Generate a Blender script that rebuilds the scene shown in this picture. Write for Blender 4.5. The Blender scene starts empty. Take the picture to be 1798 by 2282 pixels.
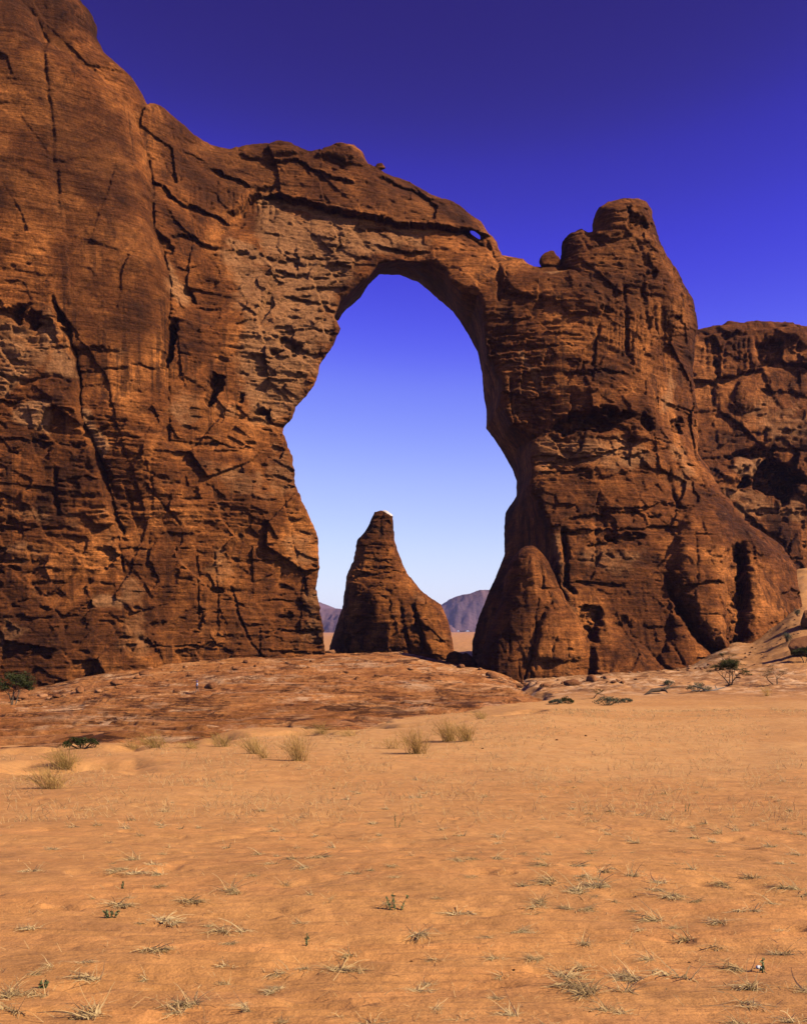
import bpy, math, random
import numpy as np

# ------------------------------------------------------------------ camera, sky, sun, exposure
S = bpy.context.scene
F = 2447.0                 # focal length in photograph pixels (photograph 1798 x 2282)
CX, HY, EYE = 899.0, 1405.0, 1.6
cam_d = bpy.data.cameras.new('camera')
cam = bpy.data.objects.new('camera', cam_d)
S.collection.objects.link(cam)
cam.location = (0, 0, EYE)
cam.rotation_euler = (math.radians(90), 0, 0)
cam_d.sensor_fit = 'VERTICAL'
cam_d.sensor_height = 36.0
cam_d.lens = 36.0 * F / 2282.0
cam_d.shift_y = (HY - 1141.0) / 2282.0      # rising front of the lens
cam_d.clip_start, cam_d.clip_end = 0.1, 30000
S.camera = cam

SUN_EL, SUN_AZ = math.radians(38), math.radians(112)   # azimuth clockwise from +Y
W = bpy.data.worlds.new('World'); S.world = W; W.use_nodes = True
nt = W.node_tree; nt.nodes.clear()
sky = nt.nodes.new('ShaderNodeTexSky'); sky.sky_type = 'NISHITA'; sky.sun_disc = False
sky.sun_elevation, sky.sun_rotation = SUN_EL, SUN_AZ
sky.altitude, sky.air_density, sky.dust_density, sky.ozone_density = 1500, 1.0, 0.5, 6.0
# deep polarised slide-film response of the whole sky
dn = nt.nodes.new('ShaderNodeVectorMath'); dn.operation = 'SCALE'; dn.inputs[3].default_value = 0.1
cv = nt.nodes.new('ShaderNodeRGBCurve'); cv.mapping.use_clip = False
for ci, pts in enumerate(([(0, 0), (.063, .027), (.079, .042), (.098, .070), (.136, .20), (.23, .48), (.38, .74), (.5, .84), (1, 1)],
                          [(0, 0), (.126, .020), (.157, .038), (.194, .076), (.261, .26), (.40, .60), (.543, .82), (.65, .90), (1, 1)],
                          [(0, 0), (.27, .19), (.33, .44), (.39, .74), (.49, .97), (.62, 1.03), (1, 1.1)])):
    c = cv.mapping.curves[ci]
    c.points[0].location = pts[0]; c.points[1].location = pts[-1]
    for p in pts[1:-1]: c.points.new(*p)
    for p in c.points: p.handle_type = 'AUTO_CLAMPED'
cv.mapping.update()
up = nt.nodes.new('ShaderNodeVectorMath'); up.operation = 'SCALE'; up.inputs[3].default_value = 10.0
bg = nt.nodes.new('ShaderNodeBackground'); bg.inputs[1].default_value = 0.083
wo = nt.nodes.new('ShaderNodeOutputWorld')
nt.links.new(sky.outputs[0], dn.inputs[0]); nt.links.new(dn.outputs[0], cv.inputs[1]); nt.links.new(cv.outputs[0], up.inputs[0])
nt.links.new(up.outputs[0], bg.inputs[0]); nt.links.new(bg.outputs[0], wo.inputs[0])

sl = bpy.data.lights.new('sun', 'SUN'); sl.energy = 5.0; sl.angle = math.radians(0.53); sl.color = (1.0, 0.92, 0.78)
sun = bpy.data.objects.new('sun', sl); S.collection.objects.link(sun)
from mathutils import Vector
sd = Vector((math.sin(SUN_AZ) * math.cos(SUN_EL), math.cos(SUN_AZ) * math.cos(SUN_EL), math.sin(SUN_EL)))
sun.rotation_euler = sd.to_track_quat('Z', 'Y').to_euler()
S.view_settings.view_transform = 'Standard'; S.view_settings.look = 'None'
S.view_settings.exposure = 0.28; S.view_settings.gamma = 1.0
S.render.engine = 'CYCLES'
S.cycles.max_bounces = 5; S.cycles.diffuse_bounces = 0; S.cycles.volume_bounces = 0
S.cycles.use_denoising = True; S.cycles.denoiser = 'OPENIMAGEDENOISE'; S.cycles.denoising_prefilter = 'ACCURATE'; S.cycles.denoising_input_passes = 'RGB_ALBEDO_NORMAL'

# ------------------------------------------------------------------ helpers: noise, polygons, meshes
rng = np.random.default_rng(7)
f32 = np.float32

def hsh(*ix, seed=0):
    h = np.full(ix[0].shape, np.uint32((seed * 2654435761 + 97) & 0xffffffff), np.uint32)
    for k, a in zip((374761393, 668265263, 2246822519), ix):
        h = (h ^ (a.astype(np.int64).astype(np.uint32) * np.uint32(k)))
        h = (h ^ (h >> np.uint32(13))) * np.uint32(1274126177)
    h ^= h >> np.uint32(16)
    return h.astype(f32) * f32(1 / 4294967295.0)

def vn(*p, seed=0):
    """value noise in 2D or 3D, -1..1"""
    fl = [np.floor(a) for a in p]; ii = [a.astype(np.int32) for a in fl]
    fr = [(a - b).astype(f32) for a, b in zip(p, fl)]
    w = [t * t * t * (t * (t * 6 - 15) + 10) for t in fr]
    out = 0
    n = len(p)
    for c in range(2 ** n):
        wt = 1; idx = []
        for d in range(n):
            b = (c >> d) & 1
            wt = wt * (w[d] if b else 1 - w[d]); idx.append(ii[d] + b)
        out = out + wt * hsh(*idx, seed=seed)
    return out * 2 - 1

def fbm(*p, oct=4, gain=0.5, lac=2.03, seed=0, ridge=False):
    s = 0; a = 1; t = 0
    for o in range(oct):
        n = vn(*p, seed=seed + o * 17)
        if ridge: n = 1 - 2 * np.abs(n)
        s = s + a * n; t += a; a *= gain
        p = [q * lac + 3.7 for q in p]
    return s / t

def sstep(a, b, x):
    t = np.clip((x - a) / (b - a), 0, 1); return t * t * (3 - 2 * t)

def seg_dist(PX, PY, pts, closed=False):
    d = np.full(PX.shape, 1e9, f32)
    n = len(pts)
    for i in range(n if closed else n - 1):
        ax, ay = pts[i]; bx, by = pts[(i + 1) % n]
        ex, ey = bx - ax, by - ay; L = ex * ex + ey * ey + 1e-9
        t = np.clip(((PX - ax) * ex + (PY - ay) * ey) / L, 0, 1)
        dx, dy = PX - ax - t * ex, PY - ay - t * ey
        np.minimum(d, dx * dx + dy * dy, out=d)
    return np.sqrt(d)

def inside(PX, PY, pts):
    r = np.zeros(PX.shape, bool); n = len(pts)
    for i in range(n):
        ax, ay = pts[i]; bx, by = pts[(i + 1) % n]
        if ay == by: continue
        c = (ay > PY) != (by > PY)
        r ^= c & (PX < (bx - ax) * (PY - ay) / (by - ay) + ax)
    return r

def psdf(PX, PY, pts):
    """signed distance, negative inside"""
    d = seg_dist(PX, PY, pts, True)
    return np.where(inside(PX, PY, pts), -d, d).astype(f32)

def smooth_poly(pts, it=1):
    p = [np.array(q, float) for q in pts]
    for _ in range(it):
        q = []
        for i in range(len(p)):
            a, b = p[i], p[(i + 1) % len(p)]
            q += [a * .75 + b * .25, a * .25 + b * .75]
        p = q
    return [tuple(a) for a in p]

def cr(x0, y0, s):
    """coordinates read in an enlarged crop of the photograph -> photograph pixels"""
    return lambda *p: [(x0 + p[i] * s, y0 + p[i + 1] * s) for i in range(0, len(p), 2)]
C1 = cr(0, 0, .5269); C2 = cr(0, 700, .4684); C3 = cr(500, 300, .4098); C4 = cr(1000, 400, .4672)
C5 = cr(1000, 900, .4672); C6 = cr(600, 1100, .3513); Z1 = cr(0, 640, .2459); Z2 = cr(1180, 880, .2576); Z3 = cr(1540, 700, .2122)
T = cr(0, 0, 1.0)

def place(px, py, Y):
    """the world point seen at a photograph pixel, at distance Y along the view axis"""
    return ((px - CX) * Y / F, Y, EYE + (HY - py) * Y / F)

class RBF:
    def __init__(s, P, V, sm=0.5):
        s.P = np.array(P, float); n = len(P)
        K = -np.sqrt(((s.P[:, None] - s.P[None]) ** 2).sum(-1)) + 0
        K[np.diag_indices(n)] += sm * -1
        A = np.zeros((n + 3, n + 3)); A[:n, :n] = K
        A[:n, n] = 1; A[:n, n + 1:] = s.P; A[n, :n] = 1; A[n + 1:, :n] = s.P.T
        s.w = np.linalg.solve(A, np.concatenate([np.array(V, float), [0, 0, 0]]))
    def __call__(s, X, Z):
        r = s.w[-3] + s.w[-2] * X + s.w[-1] * Z
        for (a, b), w in zip(s.P, s.w[:-3]):
            r = r - w * np.sqrt((X - a) ** 2 + (Z - b) ** 2)
        return r

def link(o, parent=None):
    S.collection.objects.link(o)
    if parent is not None: o.parent = parent
    return o

def tag(o, label=None, cat=None, group=None, kind=None):
    for k, v in (('label', label), ('category', cat), ('group', group), ('kind', kind)):
        if v: o[k] = v
    return o

def empty(name, loc=(0, 0, 0), rz=0):
    o = bpy.data.objects.new(name, None); o.location = loc; o.rotation_euler = (0, 0, rz); o.empty_display_size = .2
    return link(o)

def np_mesh(name, V, Q, mat=None, normals=None, attrs=None, smooth=True):
    V = np.asarray(V, f32); Q = np.asarray(Q, np.int32); k = Q.shape[1]
    me = bpy.data.meshes.new(name)
    me.vertices.add(len(V)); me.vertices.foreach_set('co', V.ravel())
    me.loops.add(Q.size); me.loops.foreach_set('vertex_index', Q.ravel())
    me.polygons.add(len(Q)); me.polygons.foreach_set('loop_start', np.arange(0, Q.size, k, dtype=np.int32))
    me.polygons.foreach_set('use_smooth', np.full(len(Q), smooth, bool))
    me.update(calc_edges=True)
    for a, v in (attrs or {}).items():
        at = me.attributes.new(a, 'FLOAT', 'POINT'); at.data.foreach_set('value', np.asarray(v, f32))
    if normals is not None:
        me.normals_split_custom_set_from_vertices(np.asarray(normals, f32))
    if mat: me.materials.append(mat)
    return me

def vnormals(V, Q):
    a, b, c, d = (V[Q[:, i]] for i in range(4))
    n = np.cross(c - a, d - b)
    N = np.zeros_like(V)
    for i in range(4):
        for ax in range(3):
            N[:, ax] += np.bincount(Q[:, i], weights=n[:, ax], minlength=len(V))
    return N / np.maximum(np.linalg.norm(N, axis=1, keepdims=True), 1e-9)

def surface_nets(A, o, s):
    """A[x,y,z] < 0 inside -> vertices, quads"""
    nx, ny, nz = A.shape; ins = A < 0
    cells = (nx - 1, ny - 1, nz - 1)
    pts, cid, quads = [], [], []
    for ax in range(3):
        sl0 = [slice(None)] * 3; sl1 = [slice(None)] * 3
        sl0[ax] = slice(0, -1); sl1[ax] = slice(1, None)
        i, j, k = np.nonzero(ins[tuple(sl0)] != ins[tuple(sl1)])
        ijk = [i, j, k]
        u, v = (ax + 1) % 3, (ax + 2) % 3
        ok = (ijk[u] > 0) & (ijk[v] > 0) & (ijk[u] < A.shape[u] - 1) & (ijk[v] < A.shape[v] - 1)
        ijk = [q[ok] for q in ijk]
        e1 = [q.copy() for q in ijk]; e1[ax] = e1[ax] + 1
        a0 = A[tuple(ijk)]; a1 = A[tuple(e1)]
        t = a0 / (a0 - a1)
        P = np.stack(ijk, 1).astype(f32); P[:, ax] += t
        four = []
        for du, dv in ((-1, -1), (0, -1), (0, 0), (-1, 0)):
            c = [q.copy() for q in ijk]; c[u] = c[u] + du; c[v] = c[v] + dv
            four.append((c[0] * cells[1] + c[1]) * cells[2] + c[2])
        four = np.stack(four, 1)
        flip = a0 > 0
        four[flip] = four[flip][:, ::-1]
        quads.append(four); cid.append(four.ravel() if False else np.concatenate([four[:, m] for m in range(4)]))
        pts.append(np.concatenate([P] * 4))
        if True:
            pass
    cid = np.concatenate(cid); pts = np.concatenate(pts); quads = np.concatenate(quads)
    uq, inv = np.unique(cid, return_inverse=True)
    cnt = np.bincount(inv)
    V = np.stack([np.bincount(inv, weights=pts[:, m]) / cnt for m in range(3)], 1)
    # the flipped rows have the same points in reversed order: each edge gives its own point to all four cells
    Q = np.searchsorted(uq, quads)
    return (V * np.array(s) + np.array(o)).astype(f32), Q.astype(np.int32)

# ------------------------------------------------------------------ materials
class NT:
    def __init__(s, name):
        s.m = bpy.data.materials.new(name); s.m.use_nodes = True; s.t = s.m.node_tree; s.t.nodes.clear()
        s.out = s.n('OutputMaterial'); s.bsdf = s.n('BsdfPrincipled'); s.l(s.bsdf.outputs[0], s.out.inputs[0])
        s.bsdf.inputs['Specular IOR Level'].default_value = 0.15
        s.bsdf.inputs['Roughness'].default_value = 0.9
    def n(s, k, **kw):
        q = s.t.nodes.new('ShaderNode' + k)
        for a, b in kw.items(): setattr(q, a, b)
        return q
    def l(s, a, b): s.t.links.new(a, b)
    def put(s, sock, v):
        if isinstance(v, (int, float)): sock.default_value = v
        elif isinstance(v, tuple): sock.default_value = v if len(v) == len(sock.default_value) else (*v, 1)
        else: s.l(v, sock)
    def coords(s, scale=(1, 1, 1), kind='Object'):
        c = s.n('TexCoord'); m = s.n('Mapping'); m.inputs['Scale'].default_value = scale
        s.l(c.outputs[kind], m.inputs[0]); return m.outputs[0]
    def noise(s, vec, scale, detail=4, rough=.55, dist=0.0):
        q = s.n('TexNoise'); s.l(vec, q.inputs['Vector'])
        q.inputs['Scale'].default_value = scale; q.inputs['Detail'].default_value = detail
        q.inputs['Roughness'].default_value = rough; q.inputs['Distortion'].default_value = dist
        return q.outputs['Fac']
    def ramp(s, f, *st):
        q = s.n('ValToRGB'); e = q.color_ramp.elements
        while len(e) < len(st): e.new(.5)
        for el, (p, c) in zip(e, st):
            el.position = p; el.color = (c, c, c, 1) if isinstance(c, (int, float)) else (*c, 1)
        s.l(f, q.inputs[0]); return q.outputs[0]
    def mix(s, f, a, b, mode='MIX'):
        q = s.n('Mix', data_type='RGBA', blend_type=mode)
        s.put(q.inputs[0], f); s.put(q.inputs[6], a); s.put(q.inputs[7], b); return q.outputs[2]
    def math(s, op, a, b=0.0):
        q = s.n('Math', operation=op); s.put(q.inputs[0], a); s.put(q.inputs[1], b); return q.outputs[0]
    def attr(s, name):
        return s.n('Attribute', attribute_name=name).outputs['Fac']
    def bump(s, h, dist, strength=1.0, prev=None):
        q = s.n('Bump'); q.inputs['Strength'].default_value = strength; q.inputs['Distance'].default_value = dist
        s.l(h, q.inputs['Height'])
        if prev is not None: s.l(prev, q.inputs['Normal'])
        return q.outputs[0]

def rock_material(name, warm=1.0, fine=1.0):
    g = NT(name)
    iso = g.coords(); streak = g.coords((1, 1, .035)); strata = g.coords((.07, .07, 1.3)); cross = g.coords((.12, .12, 1.1))
    big = g.noise(iso, .05, 6, .62, .6)
    body = g.ramp(big, (.34, (.078 * warm, .0215 * warm, .0044)), (.50, (.235 * warm, .066 * warm, .0120)), (.64, (.54 * warm, .168 * warm, .033)))
    st = g.noise(strata, 1.0, 8, .74, .9)
    vmask = g.noise(g.coords((1, 1, .5)), .045, 4, .55, 1.0)
    body = g.mix(g.ramp(vmask, (.44, .9), (.56, .25)), body, g.mix(1.0, body, g.ramp(st, (.30, .38), (.5, 1.0), (.70, 1.5)), 'MULTIPLY'))
    cx_ = g.noise(cross, 2.2, 6, .72, .8)
    body = g.mix(.6, body, g.mix(1.0, body, g.ramp(cx_, (.32, .5), (.5, 1.0), (.68, 1.35)), 'MULTIPLY'))
    med = g.noise(iso, .28, 7, .68, .5)
    body = g.mix(.8, body, g.mix(1.0, body, g.ramp(med, (.32, .38), (.5, 1.0), (.68, 1.6)), 'MULTIPLY'))
    # pale fresh rock
    palec = g.mix(g.noise(iso, .8, 6, .65), (.39, .148, .043), (.62, .272, .096))
    palec = g.mix(.6, palec, g.mix(1.0, palec, g.ramp(st, (.32, .45), (.5, 1.0), (.70, 1.25)), 'MULTIPLY'))
    pn = g.math('MULTIPLY', g.math('SUBTRACT', g.noise(g.coords((1, 1, 1.6)), .20, 8, .72, .6), .5), 1.9)
    pale = g.math('MULTIPLY', g.ramp(g.math('ADD', g.attr('pale'), pn), (.15, 0.0), (.80, .95)), .9)
    body = g.mix(pale, body, palec)
    # desert varnish running down the face
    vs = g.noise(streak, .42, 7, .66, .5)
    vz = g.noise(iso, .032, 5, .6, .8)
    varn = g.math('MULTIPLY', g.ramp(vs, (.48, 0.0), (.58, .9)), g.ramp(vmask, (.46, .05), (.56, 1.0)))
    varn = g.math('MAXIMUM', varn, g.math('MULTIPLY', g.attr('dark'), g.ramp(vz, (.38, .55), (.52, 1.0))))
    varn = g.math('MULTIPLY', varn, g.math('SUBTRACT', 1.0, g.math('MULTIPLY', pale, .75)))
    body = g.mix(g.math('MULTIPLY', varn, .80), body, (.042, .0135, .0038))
    lite = g.noise(streak, 1.3, 6, .65, .2)
    body = g.mix(g.math('MULTIPLY', g.ramp(lite, (.63, 0.0), (.72, .35)), g.ramp(vz, (.40, 1.0), (.56, .2))), body, (.42, .175, .052))
    fleck = g.noise(iso, 1.7, 6, .72)
    body = g.mix(.85, body, g.mix(1.0, body, g.ramp(fleck, (.3, .5), (.5, 1.0), (.7, 1.5)), 'MULTIPLY'))
    g.put(g.bsdf.inputs['Base Color'], body)
    h1 = g.noise(iso, 1.1, 8, .7, .2)
    h2 = g.noise(g.coords((.14, .14, 1.9)), .8, 8, .72, .7)
    h3 = g.noise(g.coords((1, 1, .07)), 1.4, 6, .65, .15)
    n = g.bump(h1, .8 * fine, .9)
    n = g.bump(h2, 1.2 * fine, 1.0, n)
    n = g.bump(g.noise(iso, .45, 6, .7, .3), .9 * fine, .8, n)
    g.l(n, g.bsdf.inputs['Normal'])
    return g.m

M = {}
M['rock'] = rock_material('sandstone')
M['rock_far'] = rock_material('sandstone_cliff', .92)

def sand_material():
    g = NT('sand'); iso = g.coords(kind='Object')
    a = g.noise(iso, .09, 5, .6, .4); b = g.noise(g.coords((.55, 1.6, 1)), .9, 5, .6, .5)
    c = g.mix(g.ramp(a, (.32, 0.0), (.68, 1.0)), (.48, .203, .055), (.57, .258, .076))
    c = g.mix(g.ramp(b, (.50, 0.0), (.64, .35)), c, (.66, .255, .068))
    c = g.mix(g.ramp(g.noise(g.coords((.4, 1.3, 1)), 1.4, 5, .62, .6), (.52, 0.0), (.66, .35)), c, (.38, .160, .056))
    gr = g.noise(iso, 95, 3, .8)
    c = g.mix(.75, c, g.mix(1.0, c, g.ramp(gr, (.25, .55), (.5, 1.0), (.75, 1.45)), 'MULTIPLY'))
    sp_ = g.noise(g.coords((1, .5, 1)), 2.6, 6, .8)
    c = g.mix(.8, c, g.mix(1.0, c, g.ramp(sp_, (.34, .70), (.5, 1.0), (.66, 1.28)), 'MULTIPLY'))
    rk = g.attr('gravel')
    peb = g.noise(iso, .55, 8, .72, .6)
    c = g.mix(g.math('MULTIPLY', rk, .55), c, (.50, .23, .085))
    c = g.mix(g.math('MULTIPLY', rk, g.ramp(g.noise(g.coords((.16, .08, 1)), .9, 9, .76, 1.0), (.49, 0.0), (.56, .9))), c, (.22, .085, .026))
    c = g.mix(g.math('MULTIPLY', rk, g.ramp(peb, (.52, 0.0), (.64, .8))), c, (.20, .085, .03))
    c = g.mix(g.math('MULTIPLY', rk, g.ramp(g.noise(g.coords((.18, .09, 1)), 1.0, 9, .76, 1.0), (.52, 0.0), (.58, .8))), c, (.70, .40, .19))
    c = g.mix(g.math('MULTIPLY', g.attr('straw'), g.ramp(g.noise(g.coords((1, .35, 1)), 2.2, 6, .75), (.36, .15), (.62, .75))), c, (.66, .335, .112))
    g.put(g.bsdf.inputs['Base Color'], c)
    rp = g.noise(g.coords((.9, 5.0, 1)), 1.6, 4, .55, .8)
    n = g.bump(rp, .05, .55)
    n = g.bump(g.noise(iso, 6.0, 5, .6), .045, .6, n)
    n = g.bump(g.noise(iso, 60, 3, .7), .006, .7, n)
    g.l(n, g.bsdf.inputs['Normal'])
    return g.m
M['sand'] = sand_material()

def slab_material():
    g = NT('slab_rock'); iso = g.coords()
    warp = g.noise(iso, .06, 4, .6)
    a = g.noise(g.coords((.10, .035, .8)), .9, 10, .76, 1.0)
    c = g.ramp(a, (.34, (.17, .052, .014)), (.46, (.44, .148, .037)), (.56, (.58, .218, .058)), (.68, (.72, .36, .15)))
    zone = g.noise(g.coords((.5, 1, 1)), .05, 5, .6, .8)
    c = g.mix(g.math('MULTIPLY', g.ramp(zone, (.38, .7), (.47, 0.0)), g.ramp(a, (.35, 1.0), (.6, .35))), c, (.24, .078, .019))
    w = g.noise(g.coords((.09, .03, 1.0)), 1.2, 10, .76, 1.0)
    c = g.mix(g.math('MULTIPLY', g.ramp(w, (.50, 0.0), (.58, .85)), g.ramp(g.noise(iso, .025, 4, .6, .5), (.42, 0.0), (.54, 1.0))), c, (.76, .42, .20))
    dk = g.noise(g.coords((.14, .045, 1.0)), .9, 10, .77, 1.0)
    c = g.mix(g.ramp(dk, (.53, 0.0), (.575, .9)), c, (.10, .032, .010))  # dark varnish lenses; shadow under the ledges is painted in with them
    c = g.mix(.9, c, g.mix(1.0, c, g.ramp(g.noise(iso, 1.3, 7, .72), (.28, .5), (.5, 1.0), (.72, 1.4)), 'MULTIPLY'))
    g.put(g.bsdf.inputs['Base Color'], c)
    n = g.bump(a, 1.2, .9); n = g.bump(g.noise(iso, 1.0, 8, .72), .7, .9, n)
    g.l(n, g.bsdf.inputs['Normal'])
    return g.m
M['slab'] = slab_material()

def plain(name, c1, c2, scale=6.0, rough=.85, bump=0.0, transl=0.0):
    g = NT(name); iso = g.coords()
    oi = g.n('ObjectInfo').outputs['Random']
    f = g.math('ADD', g.math('MULTIPLY', g.noise(iso, scale, 4, .65), .8), g.math('MULTIPLY', oi, .3))
    g.put(g.bsdf.inputs['Base Color'], g.mix(g.ramp(f, (.30, 0.0), (.85, 1.0)), c1, c2))
    g.bsdf.inputs['Roughness'].default_value = rough
    if bump: g.l(g.bump(g.noise(iso, scale * 2, 5, .7), bump), g.bsdf.inputs['Normal'])
    if transl:
        tr = g.n('BsdfTranslucent'); mx = g.n('MixShader'); mx.inputs[0].default_value = transl
        g.l(g.bsdf.inputs['Base Color'].links[0].from_socket, tr.inputs[0]); g.l(g.bsdf.outputs[0], mx.inputs[1]); g.l(tr.outputs[0], mx.inputs[2]); g.l(mx.outputs[0], g.out.inputs[0])
    return g.m
M['mesa'] = plain('haze_tinted_rock', (.10, .055, .055), (.26, .13, .11), .006, bump=20)  # purple fade of distant haze mixed into the rock colour
M['straw'] = plain('dry_straw', (.56, .34, .12), (.90, .63, .28), 25, transl=.35)
M['straw_gold'] = plain('golden_straw', (.72, .44, .16), (.95, .68, .32), 25, transl=.5)
M['grassbush'] = plain('dry_bush_stems', (.46, .25, .06), (.84, .50, .15), 9, transl=.5)
M['grassgreen'] = plain('olive_bush_stems', (.44, .26, .06), (.78, .49, .14), 9, transl=.5)
M['leaf'] = plain('acacia_leaves', (.035, .042, .010), (.11, .10, .027), 5, transl=.3)
M['leaf_grey'] = plain('grey_green_leaves', (.075, .08, .04), (.17, .15, .07), 5)
M['herb'] = plain('dark_green_herb', (.20, .21, .07), (.34, .35, .14), 20, transl=.4)
M['bark'] = plain('acacia_bark', (.07, .04, .02), (.18, .11, .06), 7, bump=.02)
M['deadwood'] = plain('weathered_wood', (.16, .10, .06), (.38, .28, .19), 7, bump=.02)
M['boulder'] = plain('boulder_rock', (.15, .05, .016), (.40, .15, .046), 1.3, bump=.25)
M['stone'] = plain('loose_stone', (.22, .08, .026), (.50, .22, .085), 2.5, bump=.12)
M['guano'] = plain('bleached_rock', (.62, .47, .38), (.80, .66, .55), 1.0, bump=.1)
M['pebble_white'] = plain('white_pebble', (.7, .62, .5), (.85, .78, .66), 4)
M['shirt'] = plain('white_cotton', (.78, .78, .80), (.86, .86, .86), 8)
M['shorts'] = plain('dark_cotton', (.02, .018, .02), (.04, .035, .035), 8)
M['hat'] = plain('blue_cloth', (.06, .05, .22), (.09, .08, .30), 8)
M['skin'] = plain('skin', (.36, .18, .10), (.44, .23, .14), 8)
M['boots'] = plain('brown_leather', (.05, .03, .02), (.09, .05, .03), 8)

# ------------------------------------------------------------------ rock formations
def grid_features(kind, X, Z, Yf, px, py, sc, D, pale, dark):
    """adders that shape the depth map D (metres, + is deeper) from outlines on the face"""
    wx = fbm(X / 3.4, Z / 3.0, oct=4, seed=91, gain=.6) * 9; wy = fbm(X / 3.4 + 40, Z / 3.0, oct=4, seed=92, gain=.6) * 8
    PX, PY = px + wx, py + wy
    def box(pts, m):
        xs = [p[0] for p in pts]; ys = [p[1] for p in pts]
        return (px > min(xs) - m) & (px < max(xs) + m) & (py > min(ys) - m) & (py < max(ys) + m)
    class G: pass
    def crack(pts, w, depth, taper=True):
        b = box(pts, w * 4 + 12)
        d = seg_dist(px[b] + wx[b] * .3, py[b] + wy[b] * .3, pts)
        D[b] += depth * np.exp(-(d / w) ** 2) * (.6 + .8 * np.clip(fbm(X[b] / 5, Z[b] / 5, oct=2, seed=98) + .5, 0, 1))
    def fault(pts, amp_, decay, w=2.0, side=1):
        """a joint: the face steps across it and runs back to the old level over `decay` px"""
        b = box(pts, decay * 3 + 15)
        qx, qy = px[b] + wx[b] * .35, py[b] + wy[b] * .35
        d = seg_dist(qx, qy, pts); ys = np.array([p[1] for p in pts]); xs = np.array([p[0] for p in pts]); o = np.argsort(ys)
        sd_ = (qx - np.interp(qy, ys[o], xs[o])) * side
        endf = sstep(-20, 6, qy - ys.min()) * sstep(-20, 6, ys.max() - qy)
        D[b] += (np.where(sd_ > 0, amp_ * np.exp(-d / decay), 0) + .45 * np.exp(-(d / w) ** 2)) * endf
    def cave(pts, depth, soft=6.0):
        b = box(pts, 30)
        ex = fbm(X[b] / 2.6, Z[b] / 1.6, oct=3, seed=95, gain=.6) * 7
        d = psdf(PX[b], PY[b], smooth_poly(pts)) + ex - 1.5
        D[b] += depth * sstep(soft * .35, -soft, d) * (.75 + .5 * fbm(X[b] / 1.8, Z[b] / 1.2, oct=3, seed=96))
    def under(pts, depth, decay, up=0.0, updecay=40.0):
        """undercut: below the line the face steps back, coming forward again over `decay` px"""
        b = box(pts, max(decay * 3, updecay * 3) + 10)
        d = seg_dist(PX[b], PY[b], pts)
        xs = np.array([p[0] for p in pts]); ys = np.array([p[1] for p in pts]); o = np.argsort(xs)
        ly = np.interp(PX[b], xs[o], ys[o]); below = PY[b] > ly
        endf = sstep(-25, 5, PX[b] - xs.min()) * sstep(-25, 5, xs.max() - PX[b])
        D[b] += np.where(below, depth * np.exp(-d / decay), -up * np.exp(-d / updecay)) * endf
    def lump(pts, h, rim, lift=0.0):
        """a boss standing out of the face with a rounded rim"""
        b = box(pts, 30)
        d = -psdf(PX[b], PY[b], smooth_poly(pts))
        t = np.clip(d / rim, 0, 1)
        D[b] -= np.where(d > 0, lift + h * np.sqrt(np.maximum(1 - (1 - t) ** 2, 0)), 0)
    def region(pts, arr, amt, soft=25):
        b = box(pts, soft + 20)
        d = psdf(PX[b], PY[b], pts)
        arr[b] = np.maximum(arr[b], amt * sstep(soft * .5, -soft, d + fbm(X[b] / 6, Z[b] / 6, oct=3, seed=5) * soft * .8))
    G.fault = fault
    G.crack, G.cave, G.under, G.lump, G.region, G.box, G.PX, G.PY = crack, cave, under, lump, region, box, PX, PY
    return G

def voronoi_facets(X, Z, sx, sz, seed):
    """random offset and tilt per irregular cell: blocky fracture faces"""
    u, v = X / sx, Z / sz
    iu, iv = np.floor(u).astype(np.int32), np.floor(v).astype(np.int32)
    best = np.full(X.shape, 1e9, f32); val = np.zeros(X.shape, f32)
    for a in (-1, 0, 1):
        for b in (-1, 0, 1):
            cu, cv = iu + a, iv + b
            fx = cu + hsh(cu, cv, seed=seed); fy = cv + hsh(cu, cv, seed=seed + 1)
            d = (u - fx) ** 2 + (v - fy) ** 2
            t = (hsh(cu, cv, seed=seed + 2) - .5) + (u - fx) * (hsh(cu, cv, seed=seed + 3) - .5) * 1.3 + (v - fy) * (hsh(cu, cv, seed=seed + 4) - .5) * 1.3
            m = d < best
            best = np.where(m, d, best); val = np.where(m, t, val)
    return val

def beds(X, zz, t, wmin, wmax, seed, saw=.5):
    """bedding: layers of thickness t broken into blocks, each with its own offset; lips overhang sharply"""
    L = np.floor(zz / t); f_ = (zz / t - L).astype(f32); Li = L.astype(np.int32)
    z0 = np.zeros_like(Li)
    w = wmin + (wmax - wmin) * hsh(Li, z0, seed=seed)
    c = np.floor((X + 57 * hsh(Li, z0 + 1, seed=seed)) / w).astype(np.int32)
    off = hsh(Li, c, seed=seed + 1) - .5
    lay = hsh(Li, z0 + 2, seed=seed) - .5
    return .6 * off + lay - saw * (f_ - .5) + (np.abs((X / w) % 1 - .5) > .485) * .25

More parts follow.
